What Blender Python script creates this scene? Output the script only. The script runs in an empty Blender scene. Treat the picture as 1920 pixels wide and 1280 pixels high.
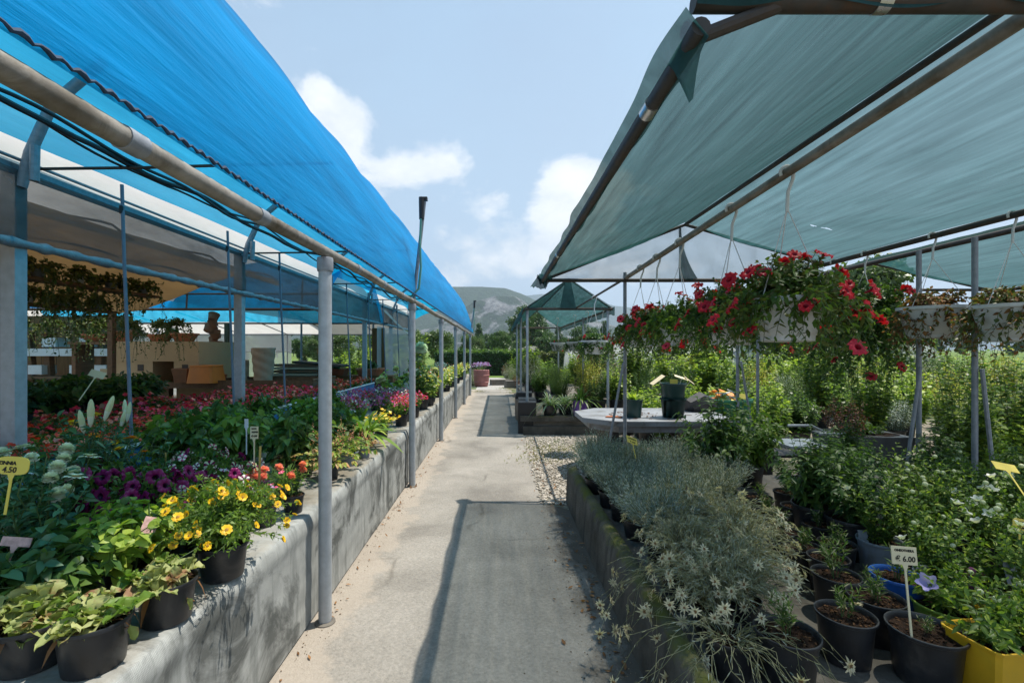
import bpy, math, random
import numpy as np
from mathutils import Vector, Matrix, Quaternion

random.seed(7)
RNG = np.random.default_rng(11)
R = math.radians
PI = math.pi
scene = bpy.data.scenes[0]
COL = scene.collection

# ------------------------------------------------------------------ camera
F, VX, VY, H = 880.0, 936.0, 656.0, 1.6


def P(px, py, Y):
    """world point at distance Y seen at photograph pixel (px, py)"""
    return ((px - VX) * Y / F, Y, H - (py - VY) * Y / F)


def G(px, py, z):
    """world point on the level z seen at photograph pixel (px, py)"""
    Y = (H - z) * F / (py - VY)
    return ((px - VX) * Y / F, Y, z)


cam = bpy.data.cameras.new('camera')
cam.sensor_width = 36.0
cam.lens = F / 1920.0 * 36.0
cam.shift_x = (960 - VX) / 1920.0
cam.shift_y = (VY - 640) / 1920.0
cam.clip_start = 0.05
cam.clip_end = 12000
camo = bpy.data.objects.new('camera', cam)
camo.location = (0, 0, H)
camo.rotation_euler = (R(90), 0, 0)
COL.objects.link(camo)
scene.camera = camo

# ------------------------------------------------------------------ materials
MATS = {}


class NT:
    def __init__(self, name):
        self.m = bpy.data.materials.new(name)
        self.m.use_nodes = True
        self.t = self.m.node_tree
        self.t.nodes.clear()
        self.out = self.t.nodes.new('ShaderNodeOutputMaterial')

    def n(self, typ, **kw):
        nd = self.t.nodes.new(typ)
        for k, v in kw.items():
            if k.startswith('_'):
                setattr(nd, k[1:], v)
            else:
                nd.inputs[k.replace('__', ' ')].default_value = v
        return nd

    def l(self, a, b):
        self.t.links.new(a, b)


def rgba(c):
    return (c[0], c[1], c[2], 1.0)


def ramp(nt, src, stops):
    r = nt.n('ShaderNodeValToRGB')
    els = r.color_ramp.elements
    while len(els) < len(stops):
        els.new(0.5)
    for e, (p, c) in zip(els, stops):
        e.position = p
        e.color = rgba(c) if not isinstance(c, (int, float)) else (c, c, c, 1)
    nt.l(src, r.inputs['Fac'])
    return r.outputs['Color']


def mixc(nt, fac, a, b, mode='MIX'):
    m = nt.n('ShaderNodeMix', _data_type='RGBA', _blend_type=mode)
    if isinstance(fac, (int, float)):
        m.inputs[0].default_value = fac
    else:
        nt.l(fac, m.inputs[0])
    for i, c in ((6, a), (7, b)):
        if isinstance(c, (tuple, list)):
            m.inputs[i].default_value = rgba(c)
        else:
            nt.l(c, m.inputs[i])
    return m.outputs[2]


def coords(nt, scale=(1, 1, 1), obj=True):
    tc = nt.n('ShaderNodeTexCoord')
    mp = nt.n('ShaderNodeMapping')
    mp.inputs['Scale'].default_value = scale
    nt.l(tc.outputs['Object' if obj else 'Generated'], mp.inputs['Vector'])
    return mp.outputs['Vector']


def noise(nt, vec, scale, detail=5, rough=0.55, dist=0.0):
    n = nt.n('ShaderNodeTexNoise', Scale=scale, Detail=detail, Roughness=rough, Distortion=dist)
    nt.l(vec, n.inputs['Vector'])
    return n.outputs['Fac']


def principled(nt, col, rough=0.6, metal=0.0, spec=0.5):
    b = nt.n('ShaderNodeBsdfPrincipled', Roughness=rough, Metallic=metal)
    b.inputs['Specular IOR Level'].default_value = spec
    if isinstance(col, (tuple, list)):
        b.inputs['Base Color'].default_value = rgba(col)
    else:
        nt.l(col, b.inputs['Base Color'])
    return b


def bump(nt, b, h, strength=0.3, dist=0.02):
    bp = nt.n('ShaderNodeBump', Strength=strength, Distance=dist)
    nt.l(h, bp.inputs['Height'])
    nt.l(bp.outputs['Normal'], b.inputs['Normal'])


def plain(name, col, rough=0.6, metal=0.0, var=0.25, scale=6.0, spec=0.5, bmp=0.15, dirt=None, stretch=(1, 1, 1)):
    """a surface with mottled colour, uneven roughness and a little relief"""
    if name in MATS:
        return MATS[name]
    nt = NT(name)
    v = coords(nt, stretch)
    f = noise(nt, v, scale, 6, 0.6)
    lo = tuple(c * (1 - var) for c in col)
    hi = tuple(min(1, c * (1 + var)) for c in col)
    c = ramp(nt, f, [(0.3, lo), (0.7, hi)])
    if dirt:
        f2 = noise(nt, v, scale * 0.4, 8, 0.7, 0.6)
        mask = ramp(nt, f2, [(0.48, 0.0), (0.68, 1.0)])
        c = mixc(nt, mask, c, dirt)
    b = principled(nt, c, rough, metal, spec)
    rr = nt.n('ShaderNodeMapRange')
    rr.inputs['To Min'].default_value = max(0.05, rough - 0.12)
    rr.inputs['To Max'].default_value = min(1, rough + 0.12)
    nt.l(f, rr.inputs['Value'])
    nt.l(rr.outputs['Result'], b.inputs['Roughness'])
    if bmp:
        bump(nt, b, noise(nt, v, scale * 7, 4), bmp, 0.01)
    nt.l(b.outputs[0], nt.out.inputs['Surface'])
    MATS[name] = nt.m
    return nt.m


def leaf(name, a, b_, trans=0.35, rough=0.45, spot=None, vein=False):
    """leaf or petal: every leaf (mesh island) takes its own shade between a and b_"""
    if name in MATS:
        return MATS[name]
    nt = NT(name)
    g = nt.n('ShaderNodeNewGeometry')
    c = ramp(nt, g.outputs['Random Per Island'], [(0.0, a), (1.0, b_)])
    if spot:
        v = coords(nt)
        f = noise(nt, v, spot[1], 5, 0.65)
        c = mixc(nt, ramp(nt, f, [(spot[2], 0.0), (spot[2] + 0.1, 1.0)]), c, spot[0])
    p = principled(nt, c, rough, 0, 0.35)
    tr = nt.n('ShaderNodeBsdfTranslucent')
    tc = mixc(nt, 1.0, c, (1.25, 1.35, 0.7), 'MULTIPLY')
    nt.l(tc, tr.inputs['Color'])
    mx = nt.n('ShaderNodeMixShader', Fac=trans)
    nt.l(p.outputs[0], mx.inputs[1])
    nt.l(tr.outputs[0], mx.inputs[2])
    nt.l(mx.outputs[0], nt.out.inputs['Surface'])
    MATS[name] = nt.m
    return nt.m


def cloth(name, col, tcol, trans=0.5, clear=0.0, stretch=(1, 1, 1), var=0.18, rough=0.7, nscale=4, streak=0.0, bmp=0.25, gap=None, slant=0):
    """woven or plastic sheet: reflects, glows when the sun is behind it, and lets some light straight through"""
    if name in MATS:
        return MATS[name]
    nt = NT(name)
    v = coords(nt, stretch)
    f = noise(nt, v, nscale, 7, 0.6, 0.3)
    c = ramp(nt, f, [(0.3, tuple(x * (1 - var) for x in col)), (0.7, tuple(min(1, x * (1 + var)) for x in col))])
    t = ramp(nt, f, [(0.3, tuple(x * (1 - var) for x in tcol)), (0.7, tuple(min(1, x * (1 + var)) for x in tcol))])
    p = principled(nt, c, rough, 0, 0.12)
    tr = nt.n('ShaderNodeBsdfTranslucent')
    nt.l(t, tr.inputs['Color'])
    bp = nt.n('ShaderNodeBump', Strength=bmp, Distance=0.02)
    nt.l(noise(nt, v, nscale * 5, 4), bp.inputs['Height'])
    nt.l(bp.outputs['Normal'], p.inputs['Normal'])
    mx = nt.n('ShaderNodeMixShader', Fac=trans)
    nt.l(p.outputs[0], mx.inputs[1])
    nt.l(tr.outputs[0], mx.inputs[2])
    last = mx.outputs[0]
    if clear > 0:
        tp = nt.n('ShaderNodeBsdfTransparent')
        if gap:
            tp.inputs['Color'].default_value = rgba(gap)
        m2 = nt.n('ShaderNodeMixShader')
        cl = nt.n('ShaderNodeMapRange')
        cl.inputs['From Min'].default_value = 0.25
        cl.inputs['From Max'].default_value = 0.75
        cl.inputs['To Min'].default_value = clear * (1 - streak)
        cl.inputs['To Max'].default_value = min(1, clear * (1 + streak))
        nt.l(f, cl.inputs['Value'])
        if slant:
            lw = nt.n('ShaderNodeLayerWeight', Blend=.5)
            sl = nt.n('ShaderNodeMapRange')
            sl.inputs['From Min'].default_value = 0.0
            sl.inputs['From Max'].default_value = 1.0
            sl.inputs['To Min'].default_value = 1.0
            sl.inputs['To Max'].default_value = slant
            nt.l(lw.outputs['Facing'], sl.inputs['Value'])
            mu = nt.n('ShaderNodeMath', _operation='MULTIPLY')
            nt.l(cl.outputs['Result'], mu.inputs[0])
            nt.l(sl.outputs['Result'], mu.inputs[1])
            nt.l(mu.outputs[0], m2.inputs['Fac'])
        else:
            nt.l(cl.outputs['Result'], m2.inputs['Fac'])
        nt.l(last, m2.inputs[1])
        nt.l(tp.outputs[0], m2.inputs[2])
        last = m2.outputs[0]
    nt.l(last, nt.out.inputs['Surface'])
    MATS[name] = nt.m
    return nt.m


# ------------------------------------------------------------------ objects and tags
def link(name, data, parent=None):
    o = bpy.data.objects.new(name, data)
    COL.objects.link(o)
    if parent is not None:
        o.parent = parent
    return o


def tag(o, label=None, cat=None, group=None, kind=None):
    if label:
        o['label'] = label
    if cat:
        o['category'] = cat
    if group:
        o['group'] = group
    if kind:
        o['kind'] = kind
    return o


def thing(name, label, cat, loc=(0, 0, 0), rz=0.0, group=None, s=1.0):
    o = link(name, None)
    o.empty_display_size = 0.05
    o.location = loc
    o.rotation_euler = (0, 0, rz)
    o.scale = (s, s, s)
    return tag(o, label, cat, group)


class MB:
    """mesh builder: collects shapes, links them as ONE mesh object"""

    def __init__(self):
        self.v, self.f, self.mi = [], [], []
        self.mat = 0

    def add(self, verts, faces):
        o = len(self.v)
        self.v += [tuple(p) for p in verts]
        self.f += [tuple(i + o for i in f) for f in faces]
        self.mi += [self.mat] * len(faces)
        return self

    def box(self, c, s, rot=None, taper=1.0):
        x, y, z = s[0] / 2, s[1] / 2, s[2] / 2
        vs = []
        for sz in (-1, 1):
            k = taper if sz > 0 else 1.0
            for sx, sy in ((-1, -1), (1, -1), (1, 1), (-1, 1)):
                vs.append(Vector((sx * x * k, sy * y * k, sz * z)))
        if rot is not None:
            vs = [rot @ q for q in vs]
        vs = [(q.x + c[0], q.y + c[1], q.z + c[2]) for q in vs]
        return self.add(vs, [(3, 2, 1, 0), (4, 5, 6, 7), (0, 1, 5, 4), (1, 2, 6, 5), (2, 3, 7, 6), (3, 0, 4, 7)])

    def tube(self, pts, r, n=10, cap=True):
        pts = [Vector(p) for p in pts]
        rs = r if isinstance(r, (list, tuple)) else [r] * len(pts)
        up = Vector((0, 0, 1))
        vs, fs = [], []
        t0 = (pts[1] - pts[0]).normalized()
        a = up.cross(t0)
        if a.length < 1e-3:
            a = Vector((1, 0, 0))
        a.normalize()
        for i, p in enumerate(pts):
            t = (pts[min(i + 1, len(pts) - 1)] - pts[max(i - 1, 0)]).normalized()
            a = (a - t * a.dot(t)).normalized()
            b = t.cross(a)
            for k in range(n):
                an = 2 * PI * k / n
                q = p + (a * math.cos(an) + b * math.sin(an)) * rs[i]
                vs.append(q)
        for i in range(len(pts) - 1):
            for k in range(n):
                k2 = (k + 1) % n
                fs.append((i * n + k, i * n + k2, (i + 1) * n + k2, (i + 1) * n + k))
        if cap:
            fs.append(tuple(reversed(range(n))))
            fs.append(tuple((len(pts) - 1) * n + k for k in range(n)))
        return self.add(vs, fs)

    def lathe(self, prof, n=24, c=(0, 0, 0), sq=0.0, wob=None):
        vs, fs = [], []
        for (r, z) in prof:
            for k in range(n):
                an = 2 * PI * (k + 0.5) / n
                rr = r
                if sq:
                    m = max(abs(math.cos(an)), abs(math.sin(an)))
                    rr = r * ((1 - sq) + sq / m)
                if wob:
                    rr += wob(an, z)
                vs.append((c[0] + rr * math.cos(an), c[1] + rr * math.sin(an), c[2] + z))
        for i in range(len(prof) - 1):
            for k in range(n):
                k2 = (k + 1) % n
                fs.append((i * n + k, i * n + k2, (i + 1) * n + k2, (i + 1) * n + k))
        return self.add(vs, fs)

    def disc(self, r, z, n=24, c=(0, 0, 0), bumpy=0.0, sq=0.0):
        vs, fs = [(c[0], c[1], c[2] + z + bumpy)], []
        rings = 4
        for j in range(1, rings + 1):
            for k in range(n):
                an = 2 * PI * (k + 0.5) / n
                rr = r * j / rings
                if sq:
                    rr *= (1 - sq) + sq / max(abs(math.cos(an)), abs(math.sin(an)))
                vs.append((c[0] + rr * math.cos(an), c[1] + rr * math.sin(an),
                           c[2] + z + (random.uniform(-1, 1) * bumpy if j < rings else 0)))
        for k in range(n):
            fs.append((0, 1 + k, 1 + (k + 1) % n))
        for j in range(rings - 1):
            for k in range(n):
                k2 = (k + 1) % n
                fs.append((1 + j * n + k, 1 + (j + 1) * n + k, 1 + (j + 1) * n + k2, 1 + j * n + k2))
        return self.add(vs, fs)

    def grid(self, fn, nu, nv):
        vs = [fn(i / nu, j / nv) for i in range(nu + 1) for j in range(nv + 1)]
        fs = [(i * (nv + 1) + j, (i + 1) * (nv + 1) + j, (i + 1) * (nv + 1) + j + 1, i * (nv + 1) + j + 1)
              for i in range(nu) for j in range(nv)]
        return self.add(vs, fs)

    def mesh(self, name, mats, smooth=True, angle=35):
        me = bpy.data.meshes.new(name)
        me.from_pydata(self.v, [], self.f)
        for m in (mats if isinstance(mats, (list, tuple)) else [mats]):
            me.materials.append(m)
        if any(self.mi):
            me.polygons.foreach_set('material_index', self.mi)
        if smooth:
            me.polygons.foreach_set('use_smooth', [True] * len(self.f))
            me.set_sharp_from_angle(angle=R(angle))
        me.update()
        return me

    def build(self, name, mats, parent=None, **kw):
        return link(name, self.mesh(name, mats, **kw), parent)


def quads(name, parts, mats):
    """parts: list of (V (n,3), Q (m,4), material index) joined into one mesh, fast"""
    off, Vs, Qs, Ms = 0, [], [], []
    for V, Q, m in parts:
        if len(V) == 0:
            continue
        Vs.append(V)
        Qs.append(Q + off)
        Ms.append(np.full(len(Q), m, np.int32))
        off += len(V)
    V = np.concatenate(Vs).astype(np.float32)
    Q = np.concatenate(Qs).astype(np.int32)
    M = np.concatenate(Ms)
    me = bpy.data.meshes.new(name)
    me.vertices.add(len(V))
    me.vertices.foreach_set('co', V.ravel())
    me.loops.add(len(Q) * 4)
    me.loops.foreach_set('vertex_index', Q.ravel())
    me.polygons.add(len(Q))
    me.polygons.foreach_set('loop_start', np.arange(0, len(Q) * 4, 4, dtype=np.int32))
    me.polygons.foreach_set('material_index', M)
    me.polygons.foreach_set('use_smooth', np.ones(len(Q), bool))
    for m in mats:
        me.materials.append(m)
    me.update(calc_edges=True)
    return me


# ------------------------------------------------------------------ leaves and stems (numpy)
def tmpl(ys, ws, fold=0.2, cols=3, wave=0.0):
    vs, fs = [], []
    for i, (y, w) in enumerate(zip(ys, ws)):
        for k in range(cols):
            x = (k / (cols - 1) * 2 - 1) if cols > 1 else 0
            z = fold * abs(x) * w + wave * math.sin(i * 2.1 + k * 1.9) * (abs(x) > 0.3)
            vs.append((x * w, y, z))
    for i in range(len(ys) - 1):
        for k in range(cols - 1):
            a = i * cols + k
            fs.append((a, a + 1, a + 1 + cols, a + cols))
    return np.array(vs), np.array(fs)


T_OVATE = tmpl([0, .12, .38, .7, 1], [.03, .25, .5, .36, .02], .3)
T_LANCE = tmpl([0, .3, .65, 1], [.05, .5, .42, .03], .3)
T_DIA = (np.array([(0, 0, 0), (.5, .42, .12), (0, 1, 0), (-.5, .42, .12)]), np.array([(0, 1, 2, 3)]))
T_BLADE = tmpl([0, .2, .4, .6, .8, 1], [.35, .5, .5, .45, .33, .03], .25, 3)
T_NEEDLE = tmpl([0, .5, 1], [.4, .5, .08], 0, 2)
T_BROAD = tmpl([0, .1, .25, .45, .65, .83, .95, 1], [.06, .14, .36, .5, .52, .42, .24, .05], .45, 5, .11)
T_ROUND = tmpl([0, .15, .5, .85, 1], [.1, .42, .55, .42, .1], .25, 3)


def unit(a):
    return a / np.maximum(np.linalg.norm(a, axis=-1, keepdims=True), 1e-9)


def place(T, O, D, N, L, W, droop=0.0):
    tv, tf = T
    n = len(O)
    if n == 0:
        return np.zeros((0, 3)), np.zeros((0, 4), int)
    L = np.broadcast_to(L, (n,))
    W = np.broadcast_to(W, (n,))
    droop = np.broadcast_to(droop, (n,))
    D = unit(D)
    S = unit(np.cross(D, N) + 1e-6)
    N2 = np.cross(S, D)
    V = (O[:, None, :] + D[:, None, :] * (tv[None, :, 1:2] * L[:, None, None])
         + S[:, None, :] * (tv[None, :, 0:1] * W[:, None, None])
         + N2[:, None, :] * (tv[None, :, 2:3] * W[:, None, None]))
    V[:, :, 2] -= droop[:, None] * L[:, None] * tv[None, :, 1] ** 2
    Q = tf[None] + (np.arange(n) * len(tv))[:, None, None]
    return V.reshape(-1, 3), Q.reshape(-1, 4)


def tubes(Pl, r0, r1):
    """square-section stems along polylines Pl (n,k,3)"""
    n, k, _ = Pl.shape
    if n == 0:
        return np.zeros((0, 3)), np.zeros((0, 4), int)
    T = np.gradient(Pl, axis=1)
    T = unit(T)
    A = unit(np.cross(T, np.array([0.31, 0.77, 0.12])))
    B = np.cross(T, A)
    rr = np.linspace(r0, r1, k)[None, :, None]
    ring = np.stack([Pl + A * rr, Pl + B * rr, Pl - A * rr, Pl - B * rr], axis=2)
    V = ring.reshape(-1, 3)
    base = (np.arange(n) * k * 4)[:, None, None] + (np.arange(k - 1) * 4)[None, :, None]
    s = np.arange(4)[None, None, :]
    s2 = (s + 1) % 4
    Q = np.stack([base + s, base + s2, base + 4 + s2, base + 4 + s], axis=-1)
    return V, Q.reshape(-1, 4)


def stems(rng, n, h, spread, base_r=0.03, k=7, droop=0.0, hvar=0.3, curve=1.3, dome=0.35, wig=0.02, inner=0.0):
    phi = rng.uniform(0, 2 * PI, n)
    u = np.sqrt(rng.uniform(inner, 1, n))
    rad = spread * u
    b = base_r * np.sqrt(rng.uniform(0, 1, n))
    t = np.linspace(0, 1, k)
    hi = h * (1 - hvar * rng.uniform(0, 1, n)) * (1 - dome * u ** 2)
    dr = droop * rng.uniform(0.4, 1.0, n)
    r = b[:, None] + (rad - b)[:, None] * t[None] ** curve
    z = hi[:, None] * (np.sin(t * PI / 2) if droop else t)[None] - dr[:, None] * t[None] ** 2.2
    ph = phi[:, None] + rng.normal(0, 1, (n, 1)) * 0.35 * t[None] ** 2
    Pl = np.stack([r * np.cos(ph), r * np.sin(ph), z], -1)
    wv = rng.normal(0, wig, (n, k, 3)) * t[None, :, None]
    wv[:, :, 2] *= 0.4
    return Pl + wv


def leaves_on(rng, Pl, m, t0, L, W, T, ang=60, lvar=0.35, droop=0.2, taper=0.35, jit=0.25):
    n, k, _ = Pl.shape
    tj = np.linspace(t0, 0.99, m)[None, :] + rng.uniform(-.5, .5, (n, m)) * (1 - t0) / m
    tj = np.clip(tj, 0.02, 0.995) * (k - 1)
    i0 = np.minimum(tj.astype(int), k - 2)
    fr = (tj - i0)[..., None]
    idx = np.arange(n)[:, None]
    A, B = Pl[idx, i0], Pl[idx, i0 + 1]
    O = A * (1 - fr) + B * fr
    Tn = unit(B - A)
    U = unit(np.cross(Tn, np.array([0.13, 0.21, 0.97])) + 1e-5)
    Vv = np.cross(Tn, U)
    psi = np.arange(m)[None, :] * 2.4 + rng.uniform(0, 6.28, (n, 1)) + rng.normal(0, .3, (n, m))
    radial = U * np.cos(psi)[..., None] + Vv * np.sin(psi)[..., None]
    a = np.radians(ang) + rng.normal(0, 0.2, (n, m))
    a = a[..., None]
    D = Tn * np.cos(a) + radial * np.sin(a)
    N = Tn * np.sin(a) - radial * np.cos(a) + rng.normal(0, jit, (n, m, 3)) + np.array([0, 0, .25])
    s = (1 - lvar * rng.uniform(0, 1, (n, m))) * (1 - taper * (tj / (k - 1)) ** 3)
    return place(T, O.reshape(-1, 3), D.reshape(-1, 3), N.reshape(-1, 3), (L * s).ravel(), (W * s).ravel(), droop)


def rosette(rng, n, L, W, T, lift=(10, 70), droop=0.5, base_r=0.01, lvar=.35, z=0.0):
    phi = np.arange(n) * 2.4 + rng.normal(0, .2, n)
    f = (np.arange(n) + .5) / n
    el = np.radians(lift[0] + (lift[1] - lift[0]) * f + rng.normal(0, 6, n))
    D = np.stack([np.cos(phi) * np.cos(el), np.sin(phi) * np.cos(el), np.sin(el)], -1)
    N = np.stack([-np.cos(phi) * np.sin(el), -np.sin(phi) * np.sin(el), np.cos(el)], -1) + rng.normal(0, .2, (n, 3))
    O = np.stack([np.cos(phi) * base_r, np.sin(phi) * base_r, np.full(n, z)], -1)
    s = 1 - lvar * rng.uniform(0, 1, n)
    return place(T, O, D, N, L * s, W * s, droop * rng.uniform(.5, 1.2, n))


def cloud(rng, n, fn, L, W, T=T_DIA, up=0.5, droop=0.1):
    """n leaves at positions fn(rng,n) pointing about"""
    O = fn(rng, n)
    D = rng.normal(0, 1, (n, 3))
    D[:, 2] *= 0.6
    N = rng.normal(0, 1, (n, 3)) + np.array([0, 0, up * 2])
    s = rng.uniform(.6, 1.15, n)
    return place(T, O, D, N, L * s, W * s, droop)


# ------------------------------------------------------------------ flower heads (local, facing +Z, origin at the base)
def fl_daisy(name, n, r, w, col, ccol, cr=0.25, tilt=12, rows=1):
    rng = np.random.default_rng(len(name) + n)
    parts = []
    for j in range(rows):
        ph = np.arange(n) * 2 * PI / n + j * .3
        el = np.radians(tilt + 25 * j)
        D = np.stack([np.cos(ph) * np.cos(el), np.sin(ph) * np.cos(el), np.full(n, np.sin(el))], -1) + rng.normal(0, .06, (n, 3))
        N = np.stack([-np.cos(ph) * .2, -np.sin(ph) * .2, np.ones(n)], -1)
        O = D * r * .1
        parts.append(place(T_ROUND, O, D, N, r * (1 - .3 * j), w, .15) + (0,))
    mb = MB()
    cs = [(cr * r, 0.0), (cr * r, r * .1), (cr * r * .6, r * .22), (0.001, r * .24)]
    mb.lathe(cs, 8)
    parts.append((np.array(mb.v), np.array(mb.f), 1))
    return quads(name, parts, [col, ccol])


def fl_pom(name, r, col, n=70, w=None, ccol=None, full=0.25):
    rng = np.random.default_rng(n)
    i = np.arange(n) + .5
    zc = 1 - i / n * (2 - full)
    ph = i * 2.39996
    rr = np.sqrt(np.maximum(0, 1 - zc ** 2))
    D = np.stack([rr * np.cos(ph), rr * np.sin(ph), zc], -1) + rng.normal(0, .08, (n, 3))
    N = np.cross(D, np.stack([-np.sin(ph), np.cos(ph), 0 * ph], -1)) * .5 + np.array([0, 0, .8]) + D * .6
    Vq = place(T_ROUND, D * r * .35 + np.array([0, 0, r * .55]), D, N, r * .68, w or r * .34, .0)
    mb = MB()
    mb.lathe([(r * .4, r * .2), (r * .5, r * .55), (r * .3, r * .9), (.001, r * .98)], 8)
    return quads(name, [Vq + (0,), (np.array(mb.v), np.array(mb.f), 1)], [col, ccol or col])


def fl_trumpet(name, r, cols, stripe=False, ruffle=.12):
    """petunia: a funnel opening into a five-lobed ruffled face; cols = petal, throat, stripe"""
    nr, na = 7, 40
    mb = MB()
    rng = np.random.default_rng(len(name))
    jit = rng.normal(0, 1, 8)
    prof = [(.07, -.9), (.12, -.5), (.2, -.2), (.38, -.02), (.68, .06), (.95, .03), (1.08, -.05)]
    vs = []
    for i, (rr, z) in enumerate(prof):
        for k in range(na):
            an = 2 * PI * k / na
            lob = 1 + (.065 * math.cos(5 * an) - .03) * (i / 6) ** 2
            zz = z + ruffle * math.sin(10 * an + jit[i % 8]) * (i / 6) ** 3 + .08 * math.sin(3 * an + jit[0]) * (i / 6) ** 2
            vs.append((r * rr * lob * math.cos(an), r * rr * lob * math.sin(an), r * (zz + .9)))
    fs, mi = [], []
    for i in range(6):
        for k in range(na):
            fs.append((i * na + k, i * na + (k + 1) % na, (i + 1) * na + (k + 1) % na, (i + 1) * na + k))
            m = 1 if i < 3 else 0
            if stripe and i >= 2 and (k + 1) % 8 < 4:
                m = 2
            mi.append(m)
    mb.v, mb.f, mb.mi = vs, fs, mi
    return mb.mesh(name, cols, angle=180)


def fl_star(name, r, col, ccol, n=11):
    rng = np.random.default_rng(n)
    ph = np.arange(n) * 2 * PI / n + rng.normal(0, .1, n)
    el = np.radians(rng.uniform(-15, 22, n))
    D = np.stack([np.cos(ph) * np.cos(el), np.sin(ph) * np.cos(el), np.sin(el)], -1)
    N = np.stack([0 * ph, 0 * ph, np.ones(n)], -1) + rng.normal(0, .15, (n, 3))
    L = r * rng.uniform(.6, 1.1, n)
    a = place(T_LANCE, D * r * .06, D, N, L, r * .24, .1)
    ph2 = ph + .25
    D2 = np.stack([np.cos(ph2) * .85, np.sin(ph2) * .85, np.full(n, .5)], -1)
    b = place(T_LANCE, D2 * r * .05, D2, N, L * .6, r * .2, .1)
    mb = MB()
    for k in range(6):
        an = k * 1.05
        c = (0, 0, 0) if k == 0 else (r * .17 * math.cos(an), r * .17 * math.sin(an), 0)
        mb.lathe([(r * .1, 0), (r * .11, r * .09), (r * .05, r * .16), (.0005, r * .17)], 6, c)
    return quads(name, [a + (0,), b + (0,), (np.array(mb.v), np.array(mb.f), 1)], [col, ccol])


def fl_bud(name, L, r, col, tip):
    mb = MB()

    def wob(an, z):
        return .12 * r * math.cos(6 * an)
    mb.lathe([(.1 * r, 0), (.6 * r, .12 * L), (.95 * r, .4 * L), (r, .6 * L), (.7 * r, .85 * L), (.3 * r, .97 * L), (.05 * r, L)], 18, wob=wob)
    for k in range(18 * 2):
        mb.mi[k] = 1
    return mb.mesh(name, [col, tip], angle=180)


def fl_bell(name, r, col, ccol):
    mb = MB()
    na = 25
    vs, fs = [], []
    prof = [(.15, 0), (.5, .15), (.75, .45), (.95, .75), (1.25, .95)]
    for i, (rr, z) in enumerate(prof):
        for k in range(na):
            an = 2 * PI * k / na
            q = rr * (1 + .22 * math.cos(5 * an) * (i / 4) ** 2)
            vs.append((r * q * math.cos(an), r * q * math.sin(an), r * (z + .15 * math.cos(5 * an) * (i / 4) ** 2)))
    for i in range(4):
        for k in range(na):
            fs.append((i * na + k, i * na + (k + 1) % na, (i + 1) * na + (k + 1) % na, (i + 1) * na + k))
    mb.add(vs, fs)
    mb.mat = 1
    mb.lathe([(.12 * r, .1 * r), (.1 * r, .5 * r), (.001, .6 * r)], 6)
    return mb.mesh(name, [col, ccol], angle=180)


# ------------------------------------------------------------------ material library
g_stem = leaf('green_stem', (.06, .11, .03), (.10, .16, .05), .1)
g_dark = leaf('dark_green_leaf', (.024, .066, .018), (.065, .14, .035), .38)
g_blue = leaf('blue_green_leaf', (.03, .10, .05), (.07, .17, .08), .3)
g_mid = leaf('mid_green_leaf', (.055, .12, .02), (.14, .23, .045), .42)
g_fresh = leaf('fresh_green_leaf', (.10, .19, .025), (.24, .35, .06), .45)
g_lime = leaf('lime_leaf', (.20, .32, .04), (.42, .50, .08), .4)
g_yell = leaf('golden_leaf', (.30, .30, .05), (.62, .52, .12), .4)
g_olive = leaf('olive_leaf', (.07, .10, .025), (.17, .18, .05), .3)
g_grey = leaf('silver_grey_leaf', (.25, .29, .24), (.48, .51, .43), .2, .7)
g_grey2 = leaf('silver_blue_leaf', (.19, .26, .26), (.38, .46, .44), .2, .7)
g_edel = leaf('woolly_green_leaf', (.18, .19, .09), (.42, .40, .25), .25, .75)
g_prim = leaf('primrose_leaf', (.22, .28, .07), (.46, .46, .20), .3, .6, spot=((.30, .16, .08), 16, .55))
g_heuch = leaf('amber_leaf', (.20, .28, .06), (.55, .30, .12), .35)
g_dry = leaf('dry_brown_leaf', (.13, .06, .025), (.36, .18, .07), .25, .7)
g_red = leaf('purple_red_leaf', (.08, .02, .03), (.2, .05, .05), .3)
g_tree = leaf('tree_leaf', (.03, .075, .018), (.075, .14, .03), .3)
g_tree2 = leaf('pale_tree_leaf', (.06, .11, .03), (.13, .19, .06), .3)
g_hedge = leaf('hedge_leaf', (.012, .05, .014), (.04, .11, .025), .2)
g_white_edge = leaf('variegated_leaf', (.12, .24, .14), (.55, .60, .42), .3)
p_red = leaf('crimson_petal', (.50, .004, .015), (.78, .02, .04), .3)
p_red2 = leaf('pinkish_red_petal', (.62, .015, .06), (.80, .06, .10), .3)
p_redd = leaf('dark_red_throat', (.2, .0, .01), (.3, .0, .02), .2)
p_scar = leaf('scarlet_petal', (.65, .03, .015), (.85, .12, .05), .3)
p_pink = leaf('hot_pink_petal', (.65, .03, .12), (.85, .15, .28), .3)
p_salm = leaf('salmon_petal', (.80, .18, .12), (.9, .4, .3), .3)
p_purp = leaf('dark_purple_petal', (.12, .004, .065), (.26, .008, .12), .3)
p_blk = leaf('purple_black_throat', (.02, .0, .02), (.04, .0, .03), .1)
p_viol = leaf('violet_petal', (.22, .06, .28), (.50, .20, .50), .3)
p_mag = leaf('magenta_petal', (.45, .04, .20), (.65, .15, .35), .3)
p_white = leaf('white_petal', (.62, .64, .55), (.82, .83, .78), .3)
p_cream = leaf('cream_green_bud', (.55, .60, .36), (.75, .75, .55), .3)
p_yel = leaf('yellow_petal', (.80, .45, .01), (.9, .62, .03), .3)
p_yel2 = leaf('lemon_petal', (.85, .68, .10), (.9, .8, .25), .3)
p_oran = leaf('orange_petal', (.85, .25, .01), (.9, .38, .02), .3)
p_cent = plain('flower_centre', (.35, .18, .02), .8)
p_centb = plain('brown_flower_centre', (.22, .13, .05), .9)
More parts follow.
